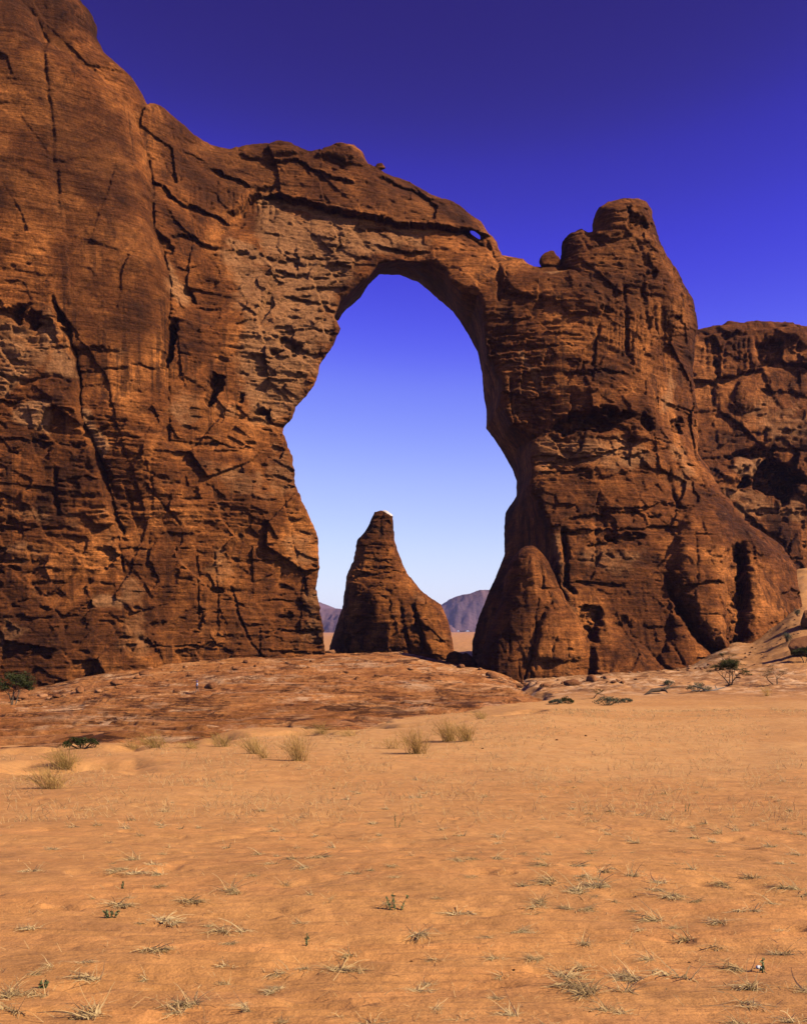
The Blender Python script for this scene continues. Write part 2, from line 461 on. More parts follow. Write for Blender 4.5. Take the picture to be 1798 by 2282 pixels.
def rock_relief(X, Z, rough, seed=0):
    """natural relief of a sandstone face in metres; rough 0..1 per point"""
    wz = Z + fbm(X / 45, Z / 45, oct=2, seed=seed + 1) * 6 + X * .05
    wx = X + fbm(X / 12, Z / 16, oct=2, seed=seed + 2) * 1.5
    d = fbm(X / 32, Z / 38, oct=2, seed=seed + 3) * 2.4
    d = d + voronoi_facets(wx, Z + .25 * X, 13, 16, seed + 20) * 2.7 * (.25 + .75 * rough)
    d = d + voronoi_facets(wx + 3, wz, 5.0, 4.2, seed + 40) * 1.45 * (.10 + .90 * rough)
    bandm = sstep(-.30, .30, fbm(X / 26, wz / 14, oct=2, seed=seed + 6))
    wj = wz + fbm(X / 6, Z / 2, oct=3, seed=seed + 30) * .35
    d = d + beds(wx, wj, 2.7, 8, 30, seed + 50) * 1.15 * (.10 + .90 * bandm) * (.15 + .85 * rough)
    d = d + beds(wx, wj, 1.05, 3, 16, seed + 60) * .68 * (.35 + .65 * bandm) * (.25 + .75 * rough)
    d = d + fbm(X / 2.2, Z / 26, oct=3, seed=seed + 7) * .30 * sstep(.0, .4, fbm(X / 18, Z / 24, oct=2, seed=seed + 77)) * (1 - .4 * rough)
    d = d + beds(wx, wj + .3, .62, 1.5, 9, seed + 65, .7) * .30 * (.3 + .7 * sstep(-.3, .3, fbm(X / 15, wz / 8, oct=2, seed=seed + 66))) * (.3 + .7 * rough)
    d = d + fbm(X / 40, wz / .9, oct=3, seed=seed + 5) * .22
    d = d + fbm(X / 2.0, Z / 1.4, oct=4, seed=seed + 8, gain=.62) * .26 * (.2 + .8 * rough)
    pit = fbm(wx / 3.6, wz / 1.3, oct=3, seed=seed + 9)
    d = d + np.maximum(pit - .40, 0) * 5.0 * rough
    return d.astype(f32)

def build_rock(name, o, n, step, field, part_of, mats, thing, micro=.1, seed=0):
    """mesh the solid; split the skin into parts along creases; return list of part objects"""
    nx, ny, nz = n
    A = np.empty((nx, ny, nz), f32)
    for j in range(ny):
        A[:, j, :] = field(o[1] + j * step[1])
    A[0] = A[-1] = np.maximum(A[0], .5); A[:, 0] = np.maximum(A[:, 0], .5); A[:, -1] = np.maximum(A[:, -1], .5)
    A[-1] = np.maximum(A[-1], .5); A[:, :, 0] = np.maximum(A[:, :, 0], .5); A[:, :, -1] = np.maximum(A[:, :, -1], .5)
    V, Q = surface_nets(A, o, step)
    del A
    q = V / 1.1
    for ax in range(3):
        V[:, ax] += fbm(q[:, 0] + 11 * ax, q[:, 1], q[:, 2] * 1.3, oct=2, seed=seed + ax) * micro
    N = vnormals(V, Q)
    lab, names = part_of(V[Q].mean(1))
    objs = []
    for k, (pn, plabel) in enumerate(names):
        q = Q[lab == k]
        if not len(q): continue
        u, inv = np.unique(q, return_inverse=True)
        at = thing['attrs'](V[u])
        me = np_mesh(pn, V[u], inv.reshape(q.shape), mats, N[u], at)
        ob = link(bpy.data.objects.new(pn, me), thing['root'])
        if plabel: ob['label'] = plabel
        objs.append(ob)
    return objs

def sample2(arr, x0, z0, st, X, Z):
    i = np.clip(((X - x0) / st), 0, arr.shape[0] - 1.001); j = np.clip(((Z - z0) / st), 0, arr.shape[1] - 1.001)
    i0, j0 = i.astype(int), j.astype(int); a, b = i - i0, j - j0
    return arr[i0, j0] * (1 - a) * (1 - b) + arr[i0 + 1, j0] * a * (1 - b) + arr[i0, j0 + 1] * (1 - a) * b + arr[i0 + 1, j0 + 1] * a * b

def smax(a, b, k):
    h = np.maximum(k - np.abs(a - b), 0) / k
    return np.maximum(a, b) + h * h * k * .25

# ---- the arch with its cliff and pillar
ctrl = [(-60, 1540, 282), (-60, 800, 286), (-60, 0, 296), (-60, -150, 299), (150, 1535, 288), (150, 900, 289), (130, 300, 297), (180, 0, 306),
        (330, 1480, 296), (340, 1000, 296), (340, 600, 302), (300, 200, 310), (400, 1465, 306), (420, 1000, 305), (420, 650, 314), (450, 320, 330),
        (560, 1465, 317), (560, 1100, 311), (560, 800, 317), (560, 500, 330), (600, 330, 341), (720, 1460, 334), (700, 1200, 331), (640, 950, 324),
        (720, 750, 324), (760, 620, 330), (800, 480, 336), (800, 340, 346), (950, 590, 336), (950, 480, 340), (950, 420, 348), (1080, 620, 331),
        (1090, 520, 345), (1100, 750, 328), (1190, 970, 322), (1180, 1080, 320), (1240, 1220, 312), (1250, 800, 322), (1300, 650, 326),
        (1390, 460, 338), (1240, 570, 336), (1450, 900, 325), (1500, 700, 336), (1540, 800, 346), (1545, 950, 346), (1400, 1000, 322),
        (1400, 1200, 313), (1400, 1400, 300), (1200, 1500, 290), (1400, 1505, 288), (1550, 1100, 330), (1590, 1200, 320), (1550, 1450, 298),
        (1700, 1250, 328), (1770, 1300, 340), (1680, 1450, 306)]
cw = [place(*c) for c in ctrl]
macro = RBF([(c[0], c[2]) for c in cw], [c[1] for c in cw], 1.0)

outer = (T(-170, 1720, -170, -90, 60, -95, 130, -60) +
  C1(330, 0, 385, 60, 408, 100, 405, 145, 440, 220, 500, 275, 560, 330, 600, 385, 620, 430, 690, 455, 760, 510, 830, 570, 900, 610, 980, 635,
     1040, 615, 1130, 605, 1230, 618, 1310, 652, 1380, 630, 1440, 612, 1500, 622, 1535, 650, 1560, 705) +
  C3(790, 180, 880, 220, 1000, 265, 1060, 295, 1130, 345, 1220, 368, 1280, 400, 1320, 440, 1390, 480, 1450, 550, 1490, 610, 1515, 655) +
  C4(350, 385, 420, 415, 520, 412, 540, 350, 545, 290, 575, 260, 630, 235, 660, 262, 690, 250, 693, 180, 710, 140, 760, 110, 830, 92, 890, 90, 940, 105, 965, 160,
     983, 240, 1000, 300, 1030, 360, 1080, 430, 1120, 500, 1150, 570, 1175, 660, 1180, 720, 1170, 800, 1160, 900, 1175, 1000, 1190, 1100) +
  C5(1180, 240, 1240, 330, 1290, 430, 1350, 490, 1400, 560, 1500, 620, 1640, 720, 1690, 780, 1685, 890, 1700, 1100) + T(1800, 1720))
hole_left = C2(1550, 1900, 1552, 1610, 1540, 1500, 1520, 1380, 1505, 1300, 1522, 1200, 1510, 1060, 1475, 960, 1440, 890, 1410, 820, 1395, 690, 1365, 610, 1345, 540)
hl2 = C3(370, 1540, 390, 1480, 440, 1430, 480, 1380, 520, 1290, 528, 1235, 570, 1180, 610, 1120, 638, 1045)
hole_f = (hole_left + hl2 + C3(600, 985, 635, 890, 720, 815, 800, 755, 840, 700, 950, 680, 1100, 690, 1200, 735, 1225, 800, 1290, 850, 1380, 870, 1405, 950, 1420, 1100, 1425, 1200, 1480, 1270,
          1510, 1330, 1500, 1450, 1560, 1560) +
          C5(440, 150, 400, 180, 390, 250, 400, 330, 380, 390, 430, 470, 480, 590, 510, 680, 545, 860, 600, 960, 640, 1050, 690, 1150, 700, 1400, 700, 1700))
hole_b = ([(x - 26, y) for x, y in hole_left] + [(x - 26, y - 6) for x, y in hl2] +
          C3(600, 1010, 622, 1010, 640, 980, 690, 930, 740, 885, 780, 820, 840, 762, 950, 762, 1050, 800, 1150, 885, 1240, 960, 1330, 1090, 1375, 1185, 1400, 1310, 1408, 1420, 1425, 1500, 1422, 1600) +
          C5(250, 220, 300, 310, 322, 370, 320, 440, 270, 520, 262, 620, 265, 720, 220, 830, 180, 920, 140, 1020, 110, 1130, 95, 1600))
window = C3(1322, 516, 1360, 522, 1392, 546, 1400, 580, 1372, 566, 1340, 544)

ST = .33
X0, X1, Zb, Zt, Yn, Yfar, SY = -128.0, 121.0, -21.0, 194.0, 264.0, 396.0, .6
nX, nZ, nY = int((X1 - X0) / ST), int((Zt - Zb) / ST), int((Yfar - Yn) / SY)
X, Z = np.meshgrid(np.arange(nX, dtype=f32) * ST + X0, np.arange(nZ, dtype=f32) * ST + Zb, indexing='ij')
Y0 = macro(X, Z).astype(f32)
px = CX + X * F / Y0; py = HY - (Z - EYE) * F / Y0; sc = Y0 / F
D = np.zeros_like(X); pale = np.zeros_like(X); dark = np.zeros_like(X); rough = np.full_like(X, .45)
g = grid_features('arch', X, Z, Y0, px, py, sc, D, pale, dark)

# outlines: smooth buttress / rough zones
crease = C1(540, 440, 565, 480, 620, 660, 645, 800, 650, 960, 690, 1080, 720, 1200, 715, 1440) + C2(795, 240, 803, 420, 805, 600, 850, 760, 900, 920, 960, 1100, 1000, 1300)
butt = T(-300, -300, 120, -300) + C1(130, 40, 200, 180, 330, 260, 440, 330) + crease + T(450, 1800, -300, 1800)
sdb = psdf(g.PX, g.PY, butt) * sc
amp = np.interp(py, [-200, 250, 420, 900, 1150, 1500], [6, 6, 6.5, 2.2, .6, 0])
D -= np.where(sdb < 0, amp * np.sqrt(np.maximum(1 - (1 - np.clip(-sdb / 7.0, 0, 1)) ** 2, 0)), 0)
g.crack(C1(620, 660, 645, 800, 650, 960, 690, 1080, 720, 1200, 715, 1440) + C2(795, 240, 803, 420, 805, 600), 4, 1.6)
g.crack(C1(130, 40, 200, 180, 215, 320, 245, 560, 250, 700, 270, 900), 6, .8)
g.region(T(-300, -300, 120, -300) + C1(300, 300, 560, 480, 640, 800, 700, 1100, 715, 1440, 250, 1300, 200, 1000, 0, 980) + T(-300, 530), rough, -1, 10)
smooth_b = psdf(g.PX, g.PY, T(-300, -300, 120, -300) + C1(330, 330, 560, 480, 640, 800, 700, 1100, 715, 1440, 600, 1560, 300, 1440, 230, 1240, 200, 1010, 0, 980) + T(-300, 530))
rough *= 1 - .8 * sstep(12, -25, smooth_b)
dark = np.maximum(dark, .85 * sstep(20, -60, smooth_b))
rough = np.maximum(rough, .95 * sstep(20, -30, psdf(g.PX, g.PY, C3(0, 480, 300, 600, 600, 560, 830, 540, 1000, 690, 840, 700, 560, 960, 640, 1040, 380, 1500, 320, 1590, 100, 1500, 60, 900))))
# pale scar round the shoulder of the arch
g.region(C3(170, 340, 240, 325, 480, 405, 800, 465, 1100, 520, 1080, 620, 860, 670, 640, 860, 630, 1050, 520, 1240, 380, 1500, 320, 1590, 160, 1560, 90, 1300, 60, 900, -60, 640, 40, 600, 200, 700, 150, 600), pale, .8, 40)
g.region(C3(30, 550, 150, 600, 300, 700, 440, 720, 400, 780, 220, 740, 60, 660, 0, 600), pale, 1.0, 14)
g.region(C1(690, 1040, 760, 1160, 800, 1210, 790, 1300, 720, 1260), pale, .9, 14)
g.region(C2(440, 1320, 520, 1320, 610, 1370, 600, 1400, 430, 1400), pale, .9, 12)
g.region(C2(560, 1260, 690, 1250, 720, 1500, 720, 1620, 560, 1610, 600, 1420), pale, .55, 26)
g.region(C2(960, 1260, 1010, 1110, 1080, 1110, 1110, 1250, 1060, 1300), pale, .5, 20)
g.region(C2(400, 440, 440, 460, 540, 640, 480, 700, 440, 620, 400, 520), pale, .95, 10)
g.region(Z1(100, 1120, 300, 1040, 500, 1060, 480, 1380, 260, 1280, 100, 1200), pale, .85, 12)
g.region(Z1(480, 620, 620, 520, 690, 560, 720, 840, 560, 820, 420, 800), pale, .7, 12)
g.region(Z1(0, 240, 160, 350, 340, 400, 500, 200, 620, 480, 500, 600, 400, 780, 220, 900, 60, 1040, 0, 1060), pale, .65, 16)
rough = np.maximum(rough, 1.0 * sstep(10, -20, psdf(g.PX, g.PY, Z1(-200, 240, 160, 350, 340, 300, 500, 200, 620, 480, 500, 600, 400, 780, 220, 900, 60, 1040, -200, 1060))))
for q in (C2(60, 930, 240, 920, 260, 1000, 120, 1010), C2(10, 1080, 160, 1060, 240, 1150, 120, 1190, 0, 1170), C2(290, 930, 340, 920, 420, 1000, 330, 1060, 300, 1010), C2(470, 860, 540, 960, 560, 1180, 520, 1100, 480, 960),
          C2(810, 370, 960, 380, 960, 480, 900, 560, 820, 520), C2(1000, 410, 1130, 440, 1140, 500, 1060, 500), C2(960, 700, 1240, 740, 1280, 900, 1080, 840), C2(1290, 600, 1390, 640, 1400, 860, 1270, 900, 1260, 760), C2(1350, 1050, 1490, 1030, 1510, 1230, 1360, 1200),
          C2(1440, 1300, 1510, 1310, 1540, 1580, 1440, 1560), C2(40, 1420, 160, 1500, 60, 1600, 0, 1560), C2(560, 180, 620, 200, 580, 340, 540, 300)):
    g.region(q, pale, .42, 14)
# lower left wall is rough and banded
rough = np.maximum(rough, 1.0 * sstep(820, 960, py) * sstep(760, 700, px))
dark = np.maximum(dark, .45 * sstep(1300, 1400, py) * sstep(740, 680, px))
# the long crack and its wedge
g.cave(Z1(490, 110, 540, 180, 620, 320, 670, 430, 690, 520, 640, 470, 570, 380, 520, 240), 6, 5)
g.crack(Z1(660, 460, 690, 600, 725, 850, 730, 1040, 770, 1270), 3.0, 2.6)
g.crack(Z1(770, 1270, 850, 1450, 910, 1650, 970, 1830), 5.0, 4.0)
g.crack(C2(480, 760, 520, 880, 555, 980, 580, 1040), 4.5, 4.0)
g.crack(C2(555, 980, 580, 1150, 590, 1220), 2.5, 1.6)
D += np.where(psdf(g.PX, g.PY, Z1(500, 110, 690, 520, 725, 850, 730, 1040, 910, 1650, 970, 1830) + C2(580, 1040, 560, 1330, 620, 1240, 700, 1000, 640, 760, 560, 500, 520, 300)) < 0, .9, 0)
g.fault(Z1(690, 600, 725, 850, 730, 1040, 770, 1270, 850, 1450, 910, 1650, 970, 1830) + C2(520, 880, 555, 980, 580, 1040), 1.8, 60, 2.0, 1)
g.cave(Z1(160, 250, 270, 200, 290, 270, 190, 380), 5, 4); g.cave(Z1(290, 300, 360, 265, 430, 290, 380, 360, 320, 420), 5, 4)
g.under(Z1(-300, 230, 100, 235, 200, 240, 300, 190), 2.5, 14)
g.under(Z1(-200, 1010, 60, 1040, 130, 1060, 200, 1040), 2.0, 10); g.under(Z1(-200, 1380, 200, 1375, 420, 1400), 1.8, 12)
g.crack(Z1(180, 850, 300, 880, 400, 840, 560, 830, 660, 880), 3, 1.2)
for q in (C2(0, 800, 120, 815, 260, 830), C2(0, 1160, 200, 1170), C2(0, 1440, 220, 1442), C2(230, 1338, 290, 1330), C2(690, 1580, 980, 1585), C2(500, 940, 560, 945), C2(820, 600, 960, 615, 1160, 640), C2(660, 255, 780, 270)):
    g.under(q, 1.3, 7)
g.crack(C2(1100, 1300, 1140, 1430, 1200, 1570, 1270, 1650), 2.5, 1.6)
g.crack(C2(940, 1130, 950, 1300, 950, 1450), 2.2, 1.2)
g.crack(C2(270, 740, 265, 880, 280, 950), 5, 1.8)
g.crack(C2(690, 660, 740, 860, 860, 1000), 2, .8)
g.cave(C2(710, 1490, 760, 1470, 800, 1465, 770, 1490, 730, 1500), 2.5, 3)
g.cave(C2(975, 1310, 1040, 1300, 1070, 1318, 1020, 1325), 3, 3)
g.cave(C2(1100, 1160, 1130, 1165, 1120, 1185), 2.0, 2)
g.cave(C2(1020, 290, 1075, 300, 1070, 350, 1030, 390, 1000, 450, 980, 420, 990, 350), 7, 4)
g.cave(C2(800, 30, 840, 60, 835, 120, 800, 260, 770, 240, 795, 150), 6, 4)
g.cave(C2(1205, 480, 1240, 450, 1290, 470, 1290, 510, 1240, 490), 4, 3)
g.cave(C2(1030, 210, 1090, 220, 1070, 245), 2, 3)
# base cleft at the foot of the wall
g.cave(C2(420, 1700, 450, 1640, 445, 1760, 370, 1800), 4, 4)
# upper wall: dark overhangs left of the arch
g.under(C1(650, 750, 720, 815, 790, 870, 870, 900, 970, 945), 2.2, 16, .5)
g.under(C1(900, 715, 1000, 760, 1060, 790), 2.0, 14, .5)
g.cave(C1(655, 960, 700, 1010, 740, 1050, 720, 1080, 680, 1060), 4, 6); g.under(C1(730, 1000, 800, 990, 880, 1040, 900, 1050), 2.5, 18)
g.cave(C1(760, 1230, 830, 1250, 830, 1290, 790, 1280), 3, 3); g.under(C1(830, 1300, 910, 1305), 1.6, 6)
g.cave(C1(710, 1350, 760, 1360, 750, 1440, 710, 1440), 4, 4)
for k in range(16):
    x = 800 + k * 24 + rng.uniform(-8, 8); y = 780 + k * 3
    g.crack(C1(x, y, x + rng.uniform(-6, 6), y + rng.uniform(70, 140)), 2.2, .45)
# the roof slab over the bright ledge
ledge = C3(60, 420, 170, 335, 240, 312, 330, 340, 480, 395, 640, 435, 800, 452, 960, 486, 1120, 506, 1300, 512, 1400, 540)
g.under(ledge, 3.6, 26, 1.6, 60)
g.region(C3(170, 350, 240, 322, 330, 345, 480, 400, 640, 440, 800, 458, 960, 492, 1120, 512, 1130, 530, 950, 515, 780, 480, 620, 462, 500, 450, 430, 430, 330, 380, 230, 360, 190, 400), pale, 1.25, 7)
g.cave(C3(160, 300, 250, 270, 250, 310, 180, 335), 3.5, 4)
g.under(C3(240, 160, 400, 150, 560, 230, 700, 270), 1.4, 14, .5); g.under(C3(860, 240, 1000, 290, 1130, 345), 1.4, 12, .4)
g.lump(C3(480, 110, 600, 60, 680, 60, 760, 110, 790, 175, 700, 170, 560, 130), 2.2, 14)
g.lump(C3(40, 80, 220, 46, 380, 70, 470, 110, 300, 130, 180, 150), 1.8, 12)
g.under(C3(720, 510, 850, 500), 1.8, 10); g.under(C3(830, 595, 900, 620, 1000, 645, 1090, 620), 2.0, 10); g.under(C3(350, 680, 540, 665), 1.4, 12)
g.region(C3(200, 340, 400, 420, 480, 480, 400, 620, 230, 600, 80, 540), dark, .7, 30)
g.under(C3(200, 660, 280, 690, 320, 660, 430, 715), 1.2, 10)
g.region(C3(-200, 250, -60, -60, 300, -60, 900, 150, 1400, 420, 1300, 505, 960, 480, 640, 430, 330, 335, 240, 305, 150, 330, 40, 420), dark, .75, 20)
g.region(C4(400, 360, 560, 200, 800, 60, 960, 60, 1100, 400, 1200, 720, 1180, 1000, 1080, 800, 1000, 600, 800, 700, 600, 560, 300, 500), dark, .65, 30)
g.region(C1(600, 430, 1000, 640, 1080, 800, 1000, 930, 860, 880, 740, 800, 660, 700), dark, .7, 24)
# recesses in the pale shoulder
g.cave(C3(270, 1095, 340, 1110, 440, 1160, 420, 1190, 330, 1200, 250, 1210, 320, 1160), 4.5, 4)
g.under(C3(440, 1185, 560, 1195), 1.6, 8); g.under(C3(340, 880, 500, 915, 600, 960), 1.8, 10); g.under(C3(520, 905, 610, 915), 1.4, 8)
g.cave(C3(70, 1450, 110, 1410, 110, 1480), 3, 3); g.cave(C3(160, 1500, 240, 1490, 260, 1550, 220, 1530), 3.5, 3)
# right limb of the arch
g.lump(C3(1190, 800, 1260, 745, 1340, 760, 1400, 830, 1330, 850, 1250, 830), 1.4, 12)
g.crack(C3(1430, 570, 1460, 640, 1490, 690, 1500, 800, 1490, 900), 4, 1.5)
g.crack(C3(1330, 520, 1400, 580, 1440, 600), 4, 2.0)
for k in range(22):
    y = 1090 + k * 26 + rng.uniform(-6, 6); x = 1430 + k * 6
    g.under(C3(x, y + 18, x + 120, y - 12, x + 260 + rng.uniform(-40, 40), y + 25), .75, 5)
g.region(C4(320, 800, 345, 810, 420, 940, 440, 1010, 425, 1010, 380, 920), pale, .9, 6)
g.crack(C4(330, 815, 390, 905, 430, 1000, 445, 1080), 3, .8)
g.region(C4(1055, 820, 1080, 800, 1075, 1100, 1000, 1110, 1030, 1000), pale, .85, 16)
g.region(C4(230, 430, 250, 800, 420, 1000, 430, 1150, 200, 1120), pale, .25, 20)
g.lump(C4(420, 425, 560, 418, 650, 455, 730, 505, 752, 600, 740, 635, 580, 645, 540, 600, 480, 570, 300, 565, 255, 540, 245, 385), 2.6, 18)
g.region(C4(430, 415, 560, 412, 610, 440, 560, 430, 480, 455), pale, 1.0, 5)
g.crack(C4(835, 500, 850, 700, 850, 830), 4, 1.6); g.crack(C4(930, 460, 920, 560, 960, 700), 4, 1.2); g.crack(C4(1020, 560, 1030, 800, 1010, 1000), 6, .8)
for k in range(18):
    x = 760 + k * 17; y = 560 + rng.uniform(-60, 120)
    g.crack(C4(x, y, x + rng.uniform(-10, 10), y + rng.uniform(80, 260)), 2.6, .5)
g.cave(C4(852, 110, 900, 150, 945, 190, 940, 220, 860, 235, 850, 170), 5, 5)
g.cave(C4(950, 430, 990, 435, 990, 490, 960, 470), 3, 4); g.cave(C4(920, 550, 950, 560, 940, 590), 2, 3); g.under(C4(950, 545, 1010, 545), 1.6, 8)
g.crack(C4(690, 255, 720, 300, 790, 290, 860, 270), 4, 1.4); g.crack(C4(520, 350, 530, 400, 620, 430), 4, 1.4); g.crack(C4(640, 270, 670, 330, 740, 310), 4, 1.2)
g.crack(C4(900, 300, 940, 400, 990, 440), 5, 1.5)
g.lump(C4(695, 250, 695, 180, 712, 142, 760, 112, 850, 100, 855, 230, 800, 280, 720, 270), 1.5, 12)
rough = np.maximum(rough, .7 * sstep(20, -20, psdf(g.PX, g.PY, C4(540, 240, 960, 90, 1050, 400, 1010, 560, 780, 480, 620, 420))))
# the undercut band across the pillar
g.cave(Z2(170, 235, 480, 105, 800, 140, 960, 165, 830, 230, 740, 270, 650, 335, 560, 290, 480, 300, 330, 345, 200, 310), 6.5, 6)
g.cave(Z2(970, 135, 1020, 150, 1075, 250, 1070, 330, 1010, 300, 970, 220), 5, 4); g.cave(Z2(1230, 230, 1290, 165, 1330, 200, 1330, 330, 1250, 310), 5, 5)
g.cave(Z2(790, 330, 830, 340, 915, 420, 880, 440, 800, 380), 3, 3)
g.lump(Z2(890, 240, 960, 240, 1040, 330, 1040, 400, 930, 420, 880, 330), 1.6, 12)
for q in (Z2(20, 590, 300, 560, 600, 520), Z2(100, 680, 250, 640, 480, 640), Z2(40, 530, 400, 545), Z2(600, 500, 850, 440), Z2(850, 530, 1000, 500), Z2(280, 1180, 640, 1160, 900, 1150, 1280, 1130), Z2(700, 970, 1000, 960, 1200, 940), Z2(380, 1050, 640, 1030)):
    g.under(q, 1.7, 9, .3)
g.cave(Z2(640, 1220, 780, 1210, 1060, 1190, 920, 1270, 700, 1285), 4.5, 5); g.under(Z2(500, 1310, 580, 1290, 640, 1270), 2, 6)
g.cave(Z2(1000, 1030, 1070, 1055, 1150, 1040, 1130, 1065, 1040, 1070), 2.2, 3)
g.crack(Z2(650, 980, 640, 1060, 660, 1130), 4, 1.5); g.crack(Z2(900, 980, 900, 1100), 3, 1.2)
rough = np.maximum(rough, .75 * sstep(15, -20, psdf(g.PX, g.PY, Z2(20, 400, 200, 310, 1060, 300, 1440, 420, 1480, 880, 1260, 960, 1230, 1260, 900, 1320, 300, 1330, 100, 1000))))
g.region(Z2(30, 420, 180, 330, 700, 340, 1000, 420, 1100, 560, 1000, 640, 400, 620, 100, 700, 20, 640), pale, .55, 22)
g.region(Z2(400, 1360, 600, 1300, 900, 1310, 980, 1360, 900, 1500, 480, 1540), pale, .5, 22)
g.region(Z2(1200, 380, 1340, 420, 1420, 640, 1420, 860, 1300, 860, 1260, 600), pale, .5, 18)
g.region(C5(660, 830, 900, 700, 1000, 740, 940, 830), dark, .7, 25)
# pilasters and domes at the foot
g.crack(C5(545, 600, 560, 700, 560, 860, 600, 900), 5, 3.2)
g.region(C5(490, 610, 530, 610, 560, 850, 620, 990, 600, 1000, 540, 880), pale, .55, 6)
g.crack(Z2(1200, 600, 1210, 720, 1245, 800, 1290, 960), 4, 2.0)
def layer(pts, front, rim, edge, slope=0.0, sm=1):
    """a rock body in front of the face: its own depth with a rounded rim; keeps the nearer of the two"""
    b = g.box(pts, 20)
    d = -psdf(g.PX[b], g.PY[b], smooth_poly(pts, sm)) * sc[b]
    t = np.clip(d / rim, 0, 1)
    own = front[b] + edge * (1 - np.sqrt(np.maximum(1 - (1 - t) ** 2, 0)))
    rel[b] = np.where((d > 0), np.minimum(rel[b], own), rel[b])
rel = D.copy()
tilt = lambda base, ytop, k: base + np.clip((py - ytop), 0, 900) * sc * -k
# right of the fissure: two buttresses
layer(C5(1095, 480, 1200, 445, 1290, 450, 1350, 500, 1372, 560, 1345, 800, 1322, 1000, 1345, 1200, 1270, 1200, 1200, 1130, 1140, 1000, 1060, 860, 1045, 820, 1070, 600), tilt(-3.0, 1110, .06), 4.5, 9)
layer(C5(1385, 560, 1440, 575, 1500, 620, 1640, 720, 1695, 780, 1690, 890, 1700, 1150, 1440, 1250, 1372, 1260, 1395, 1000, 1385, 700), tilt(-2.5, 1160, .08), 5, 9)
layer(C5(1320, 1010, 1345, 960, 1362, 1010, 1372, 1200, 1330, 1230, 1335, 1100), tilt(-1.5, 1300, .05), 4, 5)
layer(C5(1180, 250, 1240, 330, 1300, 440, 1200, 440, 1185, 350), D * 0 - 2, 5, 4)
# skirts between the pilasters
layer(C5(745, 1000, 790, 1060, 850, 1095, 920, 1130, 1010, 1220, 1080, 1340, 640, 1400, 560, 1330, 600, 1200, 680, 1150, 720, 1080), tilt(-3.0, 1370, .12), 5, 5)
layer(C5(1045, 860, 1080, 960, 1150, 1080, 1200, 1140, 1275, 1205, 1320, 1400, 950, 1400, 1010, 1220, 1060, 1100, 1050, 1000), tilt(-2.5, 1300, .10), 5, 4)
D = np.minimum(D, rel); 
g2 = grid_features('arch', X, Z, Y0, px, py, sc, D, pale, dark)
g2.under(C5(1090, 870, 1200, 850, 1280, 855), 2.0, 8, .6); g2.under(C5(1110, 1000, 1300, 1005), 1.0, 6); g2.crack(C5(1395, 680, 1400, 850, 1405, 1000, 1390, 1150), 7, 3.0); g2.crack(C5(1345, 1060, 1350, 1180), 3, 1.5)
g2.cave(C5(835, 1000, 870, 1030, 870, 1085, 820, 1075, 795, 1040), 2, 10); g2.cave(C5(600, 960, 690, 965, 745, 995, 728, 1060, 693, 1150, 655, 1090), 5, 8)
g2.cave(C5(1378, 660, 1400, 700, 1408, 850, 1400, 1010, 1392, 1100, 1370, 1190, 1350, 1120, 1345, 960, 1352, 820, 1368, 700), 4, 5)
g2.crack(C5(1045, 830, 1080, 920, 1140, 1020, 1200, 1135, 1270, 1200), 7, 3.5)
# weathering: joints, bedding lips and pits
rw = np.random.default_rng(99)
for k in range(45):
    x = rw.uniform(-60, 1780); y = rw.uniform(300, 1480)
    if (0 < x < 340 and y < 900) or (520 < x < 780 and y < 1000): continue
    pts = [(x, y)]; dx, dy = rw.choice([-6, -2, 0, 2, 9]) + rw.normal(0, 1.5), rw.uniform(18, 40)
    for q in range(int(rw.integers(2, 7))): pts.append((pts[-1][0] + dx + rw.normal(0, 1.5), pts[-1][1] + dy))
    g2.fault(pts, rw.uniform(.4, 1.4), rw.uniform(14, 55), rw.uniform(1.4, 2.4), rw.choice([-1, 1]))
for k in range(80):
    x = rw.uniform(-60, 1780); y = rw.uniform(560, 1490)
    if 0 < x < 340 and y < 760: continue
    w_ = rw.uniform(25, 130); t_ = rw.normal(0, .06)
    g2.under([(x, y), (x + w_ * .5, y + w_ * .5 * t_ + rw.normal(0, 4)), (x + w_, y + w_ * t_)], rw.uniform(.5, 1.7), rw.uniform(4, 10), rw.uniform(0, .4), 12)
for k in range(40):
    x = rw.uniform(-60, 1780); y = rw.uniform(600, 1480); r0 = rw.uniform(4, 13)
    if 0 < x < 340 and y < 800: continue
    g2.cave([(x + r0 * 1.7 * math.cos(q) * rw.uniform(.6, 1.2), y + r0 * .8 * math.sin(q) * rw.uniform(.6, 1.2)) for q in np.linspace(0, 5.4, 7)], rw.uniform(.8, 2.6), 3)
g2.crack(C5(880, 1110, 960, 1180, 1030, 1260), 3, .8); g2.crack(C5(1060, 1150, 1100, 1240), 2.5, .7)
g2.under(C5(1495, 1050, 1530, 1030), 1.5, 5)
lower_r = sstep(1270, 1330, py) * sstep(1040, 1100, px)
rough *= 1 - .45 * lower_r
dark = np.maximum(dark, .08 * lower_r)
flute = fbm(X / .9, Z / 9, oct=3, seed=333)
D += flute * .35 * lower_r
D += rock_relief(X, Z, np.clip(rough, 0, 1), 100) * np.interp(py, [-100, 2000], [1, 1])
pale = np.clip(pale, 0, 1.2); dark = np.clip(dark, 0, 1)

